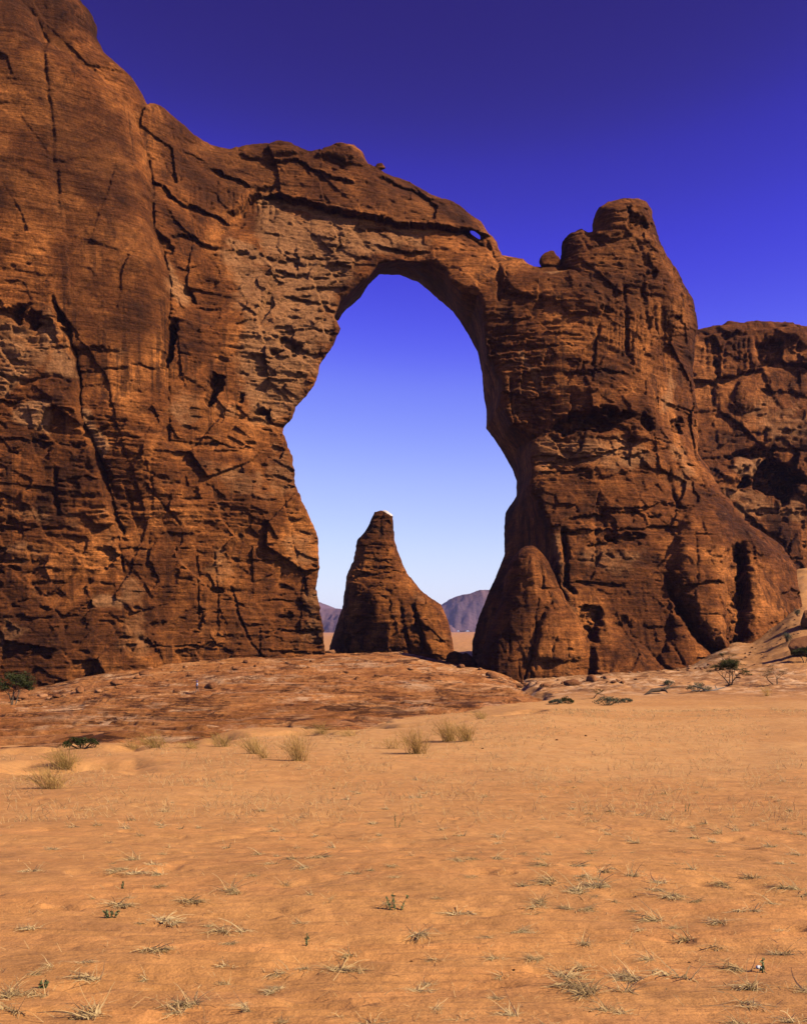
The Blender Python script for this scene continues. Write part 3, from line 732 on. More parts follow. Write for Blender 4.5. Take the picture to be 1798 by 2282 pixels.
so = psdf(CX + X * F / (Y0 + 7), HY - (Z - EYE) * F / (Y0 + 7), outer) * (Y0 + 7) / F
so = so + fbm(X / 4.5, Z / 4.5, oct=4, seed=61) * .55
YF = Y0 + D + 5.0 * np.clip(1 - (-so) / 7.0, 0, 1) ** 2
RB = 38.0
sb = (Y0 + RB) / F
pxb = CX + X * F / (Y0 + RB); pyb = HY - (Z - EYE) * F / (Y0 + RB)
hf = psdf(px, py, hole_f) * sc + fbm(X / 3, Z / 2.2, oct=4, seed=62) * .45
hb = psdf(pxb, pyb, hole_b) * sb + fbm(X / 5, Z / 5, oct=3, seed=63) * .25
wi0, wi1 = int((12 - X0) / ST), int((36 - X0) / ST); wk0, wk1 = int((108 - Zb) / ST), int((150 - Zb) / ST)
Xw, Zw = X[wi0:wi1, wk0:wk1], Z[wi0:wi1, wk0:wk1]
win_w = [(p[0], p[2]) for p in (place(a, b, 345.0) for a, b in window)]
thick = np.interp(px, [-200, 300, 500, 800, 1000, 1100, 1300, 1800], [60, 55, 45, 36, 40, 42, 42, 36]).astype(f32)
YB = Y0 + thick + fbm(X / 14, Z / 14, oct=4, seed=64) * 5

# the dome leaning at the pillar foot, clear of the wall behind it
dome = smooth_poly(C5(90, 1600, 110, 1400, 130, 1240, 165, 1140, 215, 1010, 250, 900, 262, 800, 300, 720, 340, 685, 390, 680, 425, 705, 470, 760, 510, 850, 560, 940, 615, 1010, 655, 1080, 690, 1150, 740, 1300, 770, 1600))
Dd = np.zeros_like(X); dn1, dn2 = pale * 0, dark * 0
g3 = grid_features('dome', X, Z, Y0, px, py, sc, Dd, dn1, dn2)
g3.crack(C5(410, 720, 415, 800, 430, 900), 3, .9); g3.crack(C5(405, 885, 470, 890, 530, 880), 2.5, 1.2); g3.crack(C5(470, 960, 430, 1000, 400, 1080, 395, 1160, 370, 1250, 345, 1310), 2.5, 1.2)
g3.lump(C5(395, 1150, 400, 1050, 440, 985, 500, 960, 580, 990, 640, 1080, 660, 1180, 640, 1230, 480, 1225, 390, 1215), 2.2, 16)
for k in range(26):
    x = rw.uniform(1080, 1300); y = rw.uniform(1280, 1500)
    g3.under([(x, y), (x + rw.uniform(20, 60), y + rw.normal(0, 4))], rw.uniform(.3, .9), 5)
for k in range(30):
    x = rw.uniform(1080, 1320); y = rw.uniform(1240, 1480)
    g3.crack([(x, y), (x + rw.normal(0, 5), y + rw.uniform(15, 50))], 1.8, rw.uniform(.3, .9))
Ydc = np.interp(py, [1200, 1500], [309, 297]).astype(f32)
sdm = psdf(px, py, dome) * sc + fbm(X / 4, Z / 4, oct=3, seed=65) * .3
dt = np.clip(-sdm / 11.0, 0, 1); dbul = 11.0 * np.sqrt(np.maximum(1 - (1 - dt) ** 2, 0))
ydf = Ydc - dbul + Dd + rock_relief(X, Z, np.full_like(X, .4), 700) * .5 + fbm(X / .9, Z / 9, oct=3, seed=333) * .35

def arch_field(y):
    return np.minimum(main_field(y), smax(np.maximum(ydf - y, y - Ydc - dbul * .8), sdm, 1.0))
def main_field(y):
    r = y - Y0
    rr = np.maximum(r, 0)
    t = np.clip(r / RB, 0, 1)
    h = hf * (1 - t) + hb * t - .35 * np.maximum(r - RB, 0)
    c = np.maximum(so + .34 * np.maximum(rr - 9, 0), -h)
    if 325 < y < 392:
        w = psdf(Xw - .065 * (y - 345), Zw - .36 * (y - 345), win_w)
        c[wi0:wi1, wk0:wk1] = np.maximum(c[wi0:wi1, wk0:wk1], -.12 - w)
    return np.maximum(smax(YF - y, c, 1.8), y - YB)

arch = empty('rock_arch', place(899, 1460, 325))
bpy.context.view_layer.update()
tag(arch, 'huge brown sandstone arch spanning from the tall cliff to the towered pillar', 'rock arch')
ainv = np.array(arch.location, f32)

def arch_parts(c):
    d = sample2(Y0, X0, Zb, ST, c[:, 0], c[:, 2])
    qx = CX + c[:, 0] * F / d; qy = HY - (c[:, 2] - EYE) * F / d
    lab = np.full(len(c), 1)
    lab[inside(qx, qy, butt)] = 0
    lab[(qx > 560) & (inside(qx, qy, C3(60, 420, 170, 335, 240, 312, 330, 340, 480, 395, 640, 435, 800, 452, 960, 486, 1120, 506, 1300, 512, 1330, 430, 1300, -50, 0, -60)))] = 2
    lab[(qx > 850) & (qx < 1112) & (lab != 2) & (qy < 700)] = 3
    lab[(qx >= 1040) & ((qx >= 1112) | (qy >= 700))] = 4
    lab[inside(qx, qy, C4(420, 425, 520, 412, 620, 430, 720, 470, 790, 480, 900, 480, 1010, 560, 1110, 480, 1100, 60, 420, 200))] = 5
    lab[inside(qx, qy, C5(60, 1500, 100, 1330, 150, 1170, 200, 1030, 255, 900, 265, 800, 300, 720, 340, 685, 390, 680, 425, 705, 470, 760, 510, 850, 560, 940, 620, 1010, 660, 1080, 690, 1150, 730, 1300, 760, 1600))] = 6
    lab[inside(qx, qy, C5(1095, 480, 1200, 445, 1290, 450, 1350, 500, 1372, 560, 1345, 800, 1322, 1000, 1345, 1200, 1345, 1700, 1275, 1200, 1200, 1130, 1140, 1000, 1060, 860, 1045, 820, 1070, 600))] = 7
    lab[inside(qx, qy, C5(1372, 540, 1440, 560, 1500, 600, 1900, 700, 1900, 1700, 1345, 1700, 1345, 1200, 1322, 1000, 1345, 800))] = 8
    return lab, [('buttress', 'smooth dark varnished buttress'), ('cliff_wall', 'cracked and banded cliff wall'), ('roof_slab', 'overhanging roof slab of the arch'),
                 ('span', None), ('pillar', None), ('tower', 'knobbly tower on the pillar'), ('dome', 'rounded dome at the foot of the pillar'), ('flank', None), ('flank', 'sunlit rounded flank above the sand slope')]

def world_attrs(pale, dark):
    def f(V):
        return {'pale': sample2(pale, X0, Zb, ST, V[:, 0], V[:, 2]), 'dark': sample2(dark, X0, Zb, ST, V[:, 0], V[:, 2])}
    return f
parts = build_rock('rock_arch', (X0, Yn, Zb), (nX, nY, nZ), (ST, SY, ST), arch_field, arch_parts, M['rock'],
                   {'root': arch, 'attrs': world_attrs(pale, dark)}, micro=.1, seed=900)
for o in parts: o.matrix_parent_inverse = arch.matrix_world.inverted()

# ---- the cliff behind the pillar
ST2 = .6
cx0, cz0 = 66.0, -14.0
n2 = (int((215 - cx0) / ST2), int((158 - cz0) / ST2)); y20, y21, sy2 = 412.0, 540.0, 1.0
X, Z = np.meshgrid(np.arange(n2[0], dtype=f32) * ST2 + cx0, np.arange(n2[1], dtype=f32) * ST2 + cz0, indexing='ij')
Yc = (436 + (X - 100) * .28 + np.clip(Z - 60, 0, 99) * .10).astype(f32)
pxc = CX + X * F / Yc; pyc = HY - (Z - EYE) * F / Yc; scc = Yc / F
D = np.zeros_like(X); palec_ = np.zeros_like(X); darkc_ = np.full_like(X, .12)
g = grid_features('cliff', X, Z, Yc, pxc, pyc, scc, D, palec_, darkc_)
sky_r = [(x_, y_ + 4) for x_, y_ in C4(1000, 760, 1100, 735, 1180, 722, 1230, 712, 1280, 705, 1310, 682, 1380, 692, 1440, 684, 1550, 697, 1600, 692, 1650, 707, 1708, 722)] + T(1900, 745, 1980, 770, 2010, 850, 2020, 1700, 1380, 1700)
g.cave(Z3(650, 1720, 720, 1580, 770, 1530, 830, 1490, 900, 1500, 1000, 1560, 1060, 1640, 1130, 1630, 1200, 1740, 1100, 1830, 1010, 1990, 960, 1950, 900, 1910, 800, 1890, 640, 1790), 16, 6)
g.cave(Z3(300, 1510, 440, 1480, 640, 1410, 800, 1370, 900, 1420, 890, 1500, 800, 1520, 700, 1500, 500, 1500), 8, 5)
g.cave(Z3(465, 1825, 520, 1740, 600, 1700, 610, 1820), 8, 5); g.cave(Z3(480, 1660, 600, 1580, 620, 1640, 520, 1690), 4, 5)
g.cave(Z3(665, 330, 760, 285, 880, 285, 920, 330, 930, 420, 950, 500, 830, 530, 700, 525), 7, 6)
g.under(Z3(-200, 690, 20, 690, 240, 690, 380, 640, 660, 600, 720, 530, 960, 505, 1216, 560, 1500, 580), 4.0, 12, 1.0, 50)
g.cave(Z3(230, 430, 290, 500, 300, 660, 240, 700, 250, 560), 5, 5); g.crack(Z3(240, 700, 230, 850, 240, 1000), 5, 1.8)
g.cave(Z3(300, 240, 540, 205, 560, 225, 400, 240, 320, 270), 3.5, 4)
g.lump(Z3(290, 110, 380, 75, 480, 120, 560, 200, 420, 225, 320, 220), 2.2, 14); g.lump(Z3(850, 200, 900, 120, 1000, 100, 1120, 150, 1230, 220, 1230, 400, 950, 260), 3, 18)
g.lump(Z3(440, 740, 560, 660, 680, 700, 700, 1000, 500, 1030, 440, 900), 1.8, 14); g.under(Z3(460, 1020, 560, 1035, 690, 1010), 2.2, 8)
for k in range(16):
    x = 180 + k * 60 + rng.uniform(-20, 20); y = 230 + rng.uniform(0, 80)
    g.crack(Z3(x, y, x + rng.uniform(-25, 25), y + rng.uniform(150, 350)), 3, 1.2)
for q in (Z3(480, 1270, 640, 1245, 780, 1230), Z3(760, 800, 1000, 810, 1216, 870), Z3(220, 1775, 400, 1760), Z3(700, 2090, 1216, 2080), Z3(600, 2050, 1000, 2040), Z3(0, 1520, 300, 1500), Z3(800, 1400, 1216, 1420)):
    g.under(q, 1.8, 8, .3)
g.region(Z3(640, 850, 1216, 900, 1216, 1400, 900, 1400, 600, 1200, 480, 1050), palec_, .45, 30)
g.region(Z3(440, 1510, 760, 1490, 720, 1700, 600, 1720, 420, 1640), palec_, .8, 12)
g.region(Z3(300, 1830, 640, 1790, 800, 1890, 950, 1960, 1216, 1830, 1216, 2168, 600, 2168, 300, 1950), palec_, .5, 16)
roughc = .55 + .45 * sstep(900, 1000, pyc)
D += rock_relief(X * .8, Z * .8, roughc, 300) * 1.2
so2 = psdf(CX + X * F / (Yc + 12), HY - (Z - EYE) * F / (Yc + 12), sky_r) * scc + fbm(X / 5, Z / 5, oct=3, seed=71) * .5
YF2 = Yc + D + 5 * np.clip(1 + so2 / 7, 0, 1) ** 2
cliff_x0, cliff_z0 = cx0, cz0
def cliff_field(y):
    return np.maximum(smax(YF2 - y, so2 + .3 * np.maximum(y - Yc - 8, 0), 2.0), y - (Yc + 48))
cliff = empty('rock_cliff', place(1700, 1330, 415)); bpy.context.view_layer.update()
tag(cliff, 'flat-topped brown cliff with a black cave standing behind the pillar', 'cliff')
def cliff_parts(c):
    qy = HY - (c[:, 2] - EYE) * F / 438.0
    return np.where(qy < 838, 0, 1), [('cap_rock', 'fluted cap rock over a shadowed ledge'), ('cliff_face', None)]
pc_, dc_ = np.clip(palec_, 0, 1), np.clip(darkc_, 0, 1)
parts = build_rock('rock_cliff', (cx0, y20, cz0), (n2[0], int((y21 - y20) / sy2), n2[1]), (ST2, sy2, ST2), cliff_field, cliff_parts, M['rock_far'],
                   {'root': cliff, 'attrs': lambda V: {'pale': sample2(pc_, cx0, cz0, ST2, V[:, 0], V[:, 2]), 'dark': sample2(dc_, cx0, cz0, ST2, V[:, 0], V[:, 2])}}, micro=.14, seed=910)
for o in parts: o.matrix_parent_inverse = cliff.matrix_world.inverted()

# ---- the pinnacle framed by the arch
PYc = 425.0
ST3 = .36
pin = C6(360, 1120, 385, 960, 420, 850, 470, 700, 485, 560, 490, 520, 530, 430, 545, 350, 555, 295, 615, 230, 640, 170, 668, 118, 700, 104, 740, 104, 772, 126, 785, 140, 788, 200, 795, 290, 830, 400,
         880, 510, 960, 610, 1010, 650, 1090, 700, 1130, 800, 1155, 900, 1172, 1000, 1180, 1150)
x30, z30 = -31.0, -16.0
n3 = (int(56 / ST3), int(66 / ST3)); y30 = 400.0
X, Z = np.meshgrid(np.arange(n3[0], dtype=f32) * ST3 + x30, np.arange(n3[1], dtype=f32) * ST3 + z30, indexing='ij')
Yp = np.full_like(X, PYc)
pxp = CX + X * F / Yp; pyp = HY - (Z - EYE) * F / Yp; scp = Yp / F
D = np.zeros_like(X); pp = np.zeros_like(X); dp = np.full_like(X, .12)
g = grid_features('pin', X, Z, Yp, pxp, pyp, scp, D, pp, dp)
g.lump(C6(900, 660, 1000, 640, 1090, 700, 1130, 800, 1165, 950, 1175, 1100, 1010, 1010, 960, 930, 920, 800), 2.4, 20)
g.crack(C6(910, 720, 940, 850, 970, 940, 1005, 1000), 4, 2.0); g.crack(C6(840, 740, 850, 860, 880, 960, 895, 1010), 4, 1.4); g.crack(C6(820, 680, 840, 760), 4, 1)
for q in (C6(560, 330, 680, 325, 780, 345), C6(500, 540, 700, 500, 860, 500), C6(700, 470, 800, 480), C6(520, 780, 680, 785), C6(1060, 920, 1160, 950), C6(560, 640, 700, 570), C6(450, 830, 600, 800), C6(650, 980, 760, 975)):
    g.under(q, 1.1, 8, .2)
for k in range(24):
    x = rng.uniform(480, 900); y = rng.uniform(300, 950)
    g.under(C6(x, y, x + rng.uniform(40, 160), y + rng.uniform(-12, 12)), rng.uniform(.4, .9), 5)
g.region(C6(900, 640, 1000, 650, 980, 700, 900, 680), pp, .5, 12); g.region(C6(1040, 900, 1150, 900, 1160, 960, 1050, 920), pp, .5, 10)
D += rock_relief(X, Z, np.full_like(X, .75), 500) * .9
sp = psdf(pxp, pyp, pin) * scp + fbm(X / 3, Z / 3, oct=3, seed=81) * .25
half = np.interp(Z, [-16, 0, 14, 30, 44, 50], [18, 15, 11, 6.5, 3.6, 2.5]).astype(f32)
dd = np.clip(-sp / half, 0, 1)
bul = half * np.sqrt(np.maximum(1 - (1 - dd) ** 2, 0))
def pin_field(y):
    return smax(np.maximum(Yp - bul + D * .8 - y, y - Yp - bul * .9), sp, 1.0)
pinn = empty('rock_pinnacle', place(870, 1455, PYc)); bpy.context.view_layer.update()
tag(pinn, 'tall tapering rock pinnacle with a white-stained tip framed by the arch', 'rock pinnacle')
topz = place(0, 1150, PYc)[2]
def pin_parts(c):
    lab = np.zeros(len(c), int)
    qx = CX + c[:, 0] * F / PYc; qy = HY - (c[:, 2] - EYE) * F / PYc
    lab[inside(qx, qy, C6(890, 660, 1010, 600, 1300, 640, 1300, 1300, 1000, 1300, 1005, 1000, 960, 930, 920, 800))] = 1
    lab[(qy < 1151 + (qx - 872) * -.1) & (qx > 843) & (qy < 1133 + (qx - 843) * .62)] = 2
    return lab, [('spire', None), ('lobe', 'rounded lobe at the foot of the pinnacle'), ('tip', 'white bleached tip of the pinnacle')]
p1, d1 = np.clip(pp, 0, 1), dp
parts = build_rock('rock_pinnacle', (x30, y30, z30), (n3[0], int(48 / .6), n3[1]), (ST3, .6, ST3), pin_field, pin_parts, M['rock'],
                   {'root': pinn, 'attrs': lambda V: {'pale': sample2(p1, x30, z30, ST3, V[:, 0], V[:, 2]), 'dark': sample2(d1, x30, z30, ST3, V[:, 0], V[:, 2])}}, micro=.08, seed=920)
for o in parts:
    o.matrix_parent_inverse = pinn.matrix_world.inverted()
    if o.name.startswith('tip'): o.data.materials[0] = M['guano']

# ------------------------------------------------------------------ ground
near = [(2282, 4.47), (1945, 10), (1800, 20)]
cols = {
 -900: near + [(1712, 38), (1680, 50), (1632, 85), (1588, 150), (1558, 290), (1540, 350), (1490, 500), (1440, 1200), (1413, 4000), (1407, 16000)],
 -300: near + [(1708, 38), (1674, 50), (1627, 85), (1580, 150), (1550, 290), (1528, 345), (1480, 500), (1440, 1200), (1413, 4000), (1407, 16000)],
 0: near + [(1702, 38), (1668, 50), (1622, 85), (1575, 150), (1541, 280), (1520, 335), (1470, 500), (1435, 1200), (1413, 4000), (1407, 16000)],
 300: near + [(1700, 37), (1662, 48), (1612, 85), (1560, 150), (1510, 250), (1483, 305), (1462, 400), (1450, 600), (1430, 1200), (1413, 4000), (1407, 16000)],
 600: near + [(1700, 37), (1642, 56), (1600, 90), (1550, 155), (1497, 240), (1463, 318), (1457, 400), (1450, 600), (1427, 1200), (1413, 4000), (1407, 16000)],
 870: near + [(1700, 37), (1634, 60), (1590, 100), (1548, 160), (1488, 250), (1450, 332), (1466, 372), (1460, 500), (1430, 1200), (1413, 4000), (1407, 16000)],
 1050: near + [(1700, 37), (1612, 68), (1575, 110), (1535, 170), (1502, 240), (1479, 305), (1482, 350), (1470, 420), (1434, 900), (1424, 1500), (1411, 4000), (1407, 16000)],
 1180: near + [(1698, 37), (1582, 85), (1556, 130), (1534, 180), (1520, 240), (1512, 290), (1500, 340), (1470, 500), (1430, 1200), (1413, 4000), (1407, 16000)],
 1500: near + [(1690, 40), (1600, 80), (1549, 130), (1530, 165), (1512, 220), (1494, 285), (1480, 330), (1450, 450), (1430, 1200), (1413, 4000), (1407, 16000)],
 1650: near + [(1690, 40), (1600, 80), (1542, 135), (1526, 165), (1505, 215), (1470, 268), (1420, 320), (1360, 390), (1330, 450), (1400, 1200), (1410, 4000), (1407, 16000)],
 1798: near + [(1685, 40), (1595, 80), (1537, 138), (1521, 165), (1492, 215), (1440, 262), (1370, 310), (1300, 385), (1260, 450), (1380, 1200), (1408, 4000), (1407, 16000)],
 2300: near + [(1680, 40), (1590, 80), (1532, 138), (1515, 165), (1480, 215), (1420, 262), (1350, 310), (1280, 385), (1240, 450), (1380, 1200), (1408, 4000), (1407, 16000)]}
ck = np.array(sorted(cols), float)
lyg = np.linspace(math.log(1.2), math.log(16000), 900)
ctab = []
for c in sorted(cols):
    ly = [math.log(1.2)] + [math.log(b) for a, b in cols[c]]
    dr = [1.6] + [(a - HY) * b / F for a, b in cols[c]]
    dr[1] = 1.6
    t = np.interp(lyg, ly, dr)
    k = np.exp(-np.linspace(-2.2, 2.2, 21) ** 2); k /= k.sum()
    tp = np.pad(t, 10, mode='edge'); t = np.convolve(tp, k, 'valid')
    ctab.append(t)
ctab = np.array(ctab)                     # columns x log-distance
def ground_drop(pxv, Yv):
    """smooth base height of the land below the eye"""
    j = np.clip((np.log(np.maximum(Yv, 1.2)) - lyg[0]) / (lyg[1] - lyg[0]), 0, 898.999); j0 = j.astype(int); b = j - j0
    i = np.clip(np.interp(pxv, ck, np.arange(len(ck))), 0, len(ck) - 1.001); i0 = i.astype(int); a = i - i0; a = a * a * (3 - 2 * a)
    g0 = ctab[i0, j0] * (1 - b) + ctab[i0, j0 + 1] * b; g1 = ctab[i0 + 1, j0] * (1 - b) + ctab[i0 + 1, j0 + 1] * b
    return g0 * (1 - a) + g1 * a

slab_poly = T(-600, 1700, -100, 1690, 60, 1676, 180, 1668, 300, 1672, 345, 1663, 474, 1664, 560, 1640, 640, 1636, 720, 1640, 822, 1634, 897, 1622, 983, 1606, 1058, 1596, 1122, 1584, 1200, 1572, 1236, 1558,
              1216, 1535, 1180, 1518, 1160, 1500, 1120, 1478, 1060, 1468, 1010, 1452, 960, 1440, 870, 1425, 700, 1420, 300, 1420, -600, 1460)
def slab_mask(pxv, Yv, X, Y):
    d = ground_drop(pxv, Yv); pyv = HY + d * F / np.maximum(Yv, 1)
    m = -psdf(pxv, pyv, slab_poly) * np.maximum(Yv, 5) / F
    # distances across the picture are true sizes, along the view they are foreshortened; only the sign and soft edge matter
    return m + fbm(X / 9, Y / 9, oct=4, seed=201) * 1.5, pyv

def sand_detail(X, Y, Yv):
    h = fbm(X / 7.0, Y / 5.0, oct=3, seed=210) * .16 * sstep(3, 12, Yv)
    h = h + fbm(X / 1.3, Y / .9, oct=3, seed=211) * .035
    h = h + fbm(X / .5, Y / .16, oct=2, seed=212) * .010 * sstep(30, 12, Yv)
    dim = fbm(X / .42, Y / .34, oct=2, seed=213)
    h = h - np.maximum(dim - .36, 0) * .085 * sstep(40, 15, Yv)
    h = h + np.sin((Y + X * .12 + fbm(X / 1.1, Y / .7, oct=2, seed=215) * .22) * 2 * np.pi / .19) * .011 * sstep(16, 8, Yv) * sstep(-.1, .4, fbm(X / 2.5, Y / 2.5, oct=2, seed=216))
    return h
def ground_z(X, Y, full=True):
    X = np.asarray(X, float); Y = np.asarray(Y, float)
    Yv = np.maximum(Y, 1.2); pxv = CX + X * F / Yv
    d = ground_drop(pxv, Yv)
    m, pyv = slab_mask(pxv, Yv, X, Y)
    z = EYE - d
    z = z - sstep(-.1, .9, m) * 1.2
    grav = sstep(1560, 1530, pyv) * (m < 0)
    z = z + sand_detail(X, Y, Yv) + grav * fbm(X / 6, Y / 6, oct=5, seed=214, gain=.65) * .9
    return z
def gz(x, y): return float(ground_z(np.array([x]), np.array([y]))[0])

ry = np.exp(np.concatenate([np.linspace(math.log(2.6), math.log(70), 620), np.linspace(math.log(70), math.log(500), 330)[1:], np.linspace(math.log(500), math.log(16000), 70)[1:]]))
rx = np.concatenate([np.linspace(-3600, -350, 60)[:-1], np.linspace(-350, 2150, 560), np.linspace(2150, 5400, 60)[1:]])
PXg, YG = np.meshgrid(rx, ry, indexing='ij')
XG = (PXg - CX) * YG / F
ZG = ground_z(XG, YG)
def grid_quads(a, b):
    i, j = np.meshgrid(np.arange(a - 1), np.arange(b - 1), indexing='ij')
    v = (i * b + j).ravel()
    return np.stack([v, v + b, v + b + 1, v + 1], 1)
m, pyv = slab_mask(PXg, YG, XG, YG)
gravel = sstep(1565, 1530, pyv) * sstep(900, 250, YG) * (1 - .8 * sstep(1600, 1680, PXg) * sstep(1500, 1470, pyv))
straw = sstep(8, 40, YG) * sstep(1545, 1575, pyv) * (.35 + .65 * sstep(-.2, .3, fbm(XG / 12, YG / 12, oct=3, seed=230)))
me = np_mesh('sand', np.stack([XG, YG, ZG], -1).reshape(-1, 3), grid_quads(len(rx), len(ry)), M['sand'], attrs={'gravel': gravel.ravel(), 'straw': straw.ravel()})
gnd = link(bpy.data.objects.new('sand', me)); tag(gnd, 'rippled orange sand slope with scattered straw', kind='structure')

# the rock platform in front of the arch
sy_ = np.exp(np.linspace(math.log(38), math.log(420), 640)); sx_ = np.linspace(-420, 1300, 560)
PXs, YS = np.meshgrid(sx_, sy_, indexing='ij'); XS = (PXs - CX) * YS / F
m, pyv = slab_mask(PXs, YS, XS, YS)
zs = EYE - ground_drop(PXs, YS)
rel_ = fbm(XS / 30, YS / 18, oct=3, seed=220) * 1.4 + fbm(XS / 9, YS / 5, oct=4, seed=221) * .4
lv = rel_ + (YS * .05 + XS * .012)
stp = .50
fl = np.floor(lv / stp); fr = lv / stp - fl
ter = (fl + sstep(.92, 1.0, fr)) * stp - (YS * .05 + XS * .012)
zs = zs + ter * .8 - .25 + fbm(XS / 2.2, YS / 1.5, oct=4, seed=222) * .16 + voronoi_facets(XS, YS, 4.5, 6, 223) * .16
edge_fade = sstep(-.6, 2.6, m)
zs = zs - (1 - edge_fade) * 2.2
keep = (m > -1.4)
qd = grid_quads(len(sx_), len(sy_)); kk = keep.ravel()
qd = qd[kk[qd].any(1)]
u, inv = np.unique(qd, return_inverse=True)
SV = np.stack([XS, YS, zs], -1).reshape(-1, 3)
me = np_mesh('rock_platform', SV[u], inv.reshape(qd.shape), M['slab'])
slab = link(bpy.data.objects.new('rock_platform', me)); tag(slab, 'low bare platform of layered orange sandstone before the arch', kind='structure')
def slab_z(x, y):
    q = CX + x * F / y
    i = np.clip(np.interp(q, sx_, np.arange(len(sx_))), 0, len(sx_) - 1.001); j = np.clip(np.interp(math.log(y), np.log(sy_), np.arange(len(sy_))), 0, len(sy_) - 1.001)
    i0, j0 = int(i), int(j); a, b = i - i0, j - j0
    return zs[i0, j0] * (1 - a) * (1 - b) + zs[i0 + 1, j0] * a * (1 - b) + zs[i0, j0 + 1] * (1 - a) * b + zs[i0 + 1, j0 + 1] * a * b
def floor_z(x, y):
    return max(gz(x, y), slab_z(x, y) if 38 < y < 420 and -420 < CX + x * F / y < 1300 else -99)
def slab_zv(x, y):
    i = np.clip(np.interp(CX + x * F / y, sx_, np.arange(len(sx_))), 0, len(sx_) - 1.001); j = np.clip(np.interp(np.log(y), np.log(sy_), np.arange(len(sy_))), 0, len(sy_) - 1.001)
    i0, j0 = i.astype(int), j.astype(int); a, b = i - i0, j - j0
    z = zs[i0, j0] * (1 - a) * (1 - b) + zs[i0 + 1, j0] * a * (1 - b) + zs[i0, j0 + 1] * (1 - a) * b + zs[i0 + 1, j0 + 1] * a * b
    q = CX + x * F / y
    return np.where((y > 38) & (y < 420) & (q > -420) & (q < 1300), z, -99)
def foot(px, py, y0, y1=None):
    """where the land is met along the view through a photograph pixel, between two distances"""
    y = np.exp(np.linspace(math.log(y0), math.log(y1 or y0 * 4), 260)); x, _, z = place(px, py, y)
    fz = np.maximum(ground_z(x, y), slab_zv(x, y)); hit = z <= fz
    k = int(np.argmax(hit)) if hit.any() else int(np.argmin(z - fz))
    return (float(x[k]), float(y[k]), float(fz[k]))

# ------------------------------------------------------------------ far mesas
def mesa(name, label, px0, px1, Y, prof, depth, seed):
    """flat-topped mountain: plan outline stepped up through scree and cliff bands"""
    x0, x1 = (px0 - CX) * Y / F, (px1 - CX) * Y / F
    n = 420; m_ = 110
    u = np.linspace(0, 1, n); v = np.linspace(-1, 1, m_)
    U, Vv = np.meshgrid(u, v, indexing='ij')
    XX = x0 + (x1 - x0) * U; YY = Y + Vv * depth
    top = EYE + (HY - np.interp(px0 + (px1 - px0) * U, [p[0] for p in prof], [p[1] for p in prof])) * Y / F
    base = -40.0
    k_ = Y / 3600; d = np.minimum(np.minimum(U, 1 - U) * (x1 - x0), (1 - np.abs(Vv)) * depth) / k_ + fbm(XX / 160 / k_, YY / 160 / k_, oct=5, seed=seed, gain=.6) * 75
    t = np.clip(d / 130.0, 0, 1)
    shape = np.interp(t, [0, .30, .36, .52, .58, .78, .84, 1], [0, .26, .52, .60, .80, .86, .97, 1])
    ZZ = base + (top - base) * shape + fbm(XX / 45 / k_, YY / 45 / k_, oct=4, seed=seed + 3) * 4 * k_ * sstep(0, .1, t)
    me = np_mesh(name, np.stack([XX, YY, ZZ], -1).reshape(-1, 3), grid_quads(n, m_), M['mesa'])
    o = link(bpy.data.objects.new(name, me)); return tag(o, label, 'mesa', 'hazy mesas on the horizon')
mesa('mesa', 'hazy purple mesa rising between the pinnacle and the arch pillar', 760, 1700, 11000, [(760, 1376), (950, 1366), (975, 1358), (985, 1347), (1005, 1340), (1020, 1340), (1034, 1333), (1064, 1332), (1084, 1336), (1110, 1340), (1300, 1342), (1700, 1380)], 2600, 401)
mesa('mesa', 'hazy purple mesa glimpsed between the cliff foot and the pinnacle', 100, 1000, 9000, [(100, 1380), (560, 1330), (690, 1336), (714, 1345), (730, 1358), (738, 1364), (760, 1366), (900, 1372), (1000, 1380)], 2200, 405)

# ------------------------------------------------------------------ boulders and stones
def rock_mesh(name, mat, seed, sx=1, sy=1, sz=1, sub=4, rough=.35, flat=.25):
    import bmesh
    bm = bmesh.new(); bmesh.ops.create_icosphere(bm, subdivisions=sub, radius=1)
    P = np.array([v.co[:] for v in bm.verts], f32)
    n = fbm(P[:, 0] * 1.1 + seed, P[:, 1] * 1.1, P[:, 2] * 1.1, oct=4, seed=seed) * rough
    P = P * (1 + n)[:, None]
    for k in range(7):      # knock off flat faces
        r_ = np.random.default_rng(seed * 31 + k); d = r_.normal(size=3); d /= np.linalg.norm(d)
        e = P @ d - r_.uniform(.62, .85); P = P - np.where(e > 0, e * .85, 0)[:, None] * d
    P[:, 2] = np.where(P[:, 2] < -flat, -flat + (P[:, 2] + flat) * .2, P[:, 2])
    P *= (sx, sy, sz)
    for v, p in zip(bm.verts, P): v.co = p
    me = bpy.data.meshes.new(name); bm.to_mesh(me); bm.free()
    for p in me.polygons: p.use_smooth = True
    me.materials.append(mat); return me
def thing_mesh(name, me, loc, rz=0, label=None, cat=None, group=None, scale=1.0):
    o = bpy.data.objects.new(name, me); o.location = loc; o.rotation_euler = (0, 0, rz); o.scale = (scale,) * 3
    link(o); return tag(o, label, cat, group)

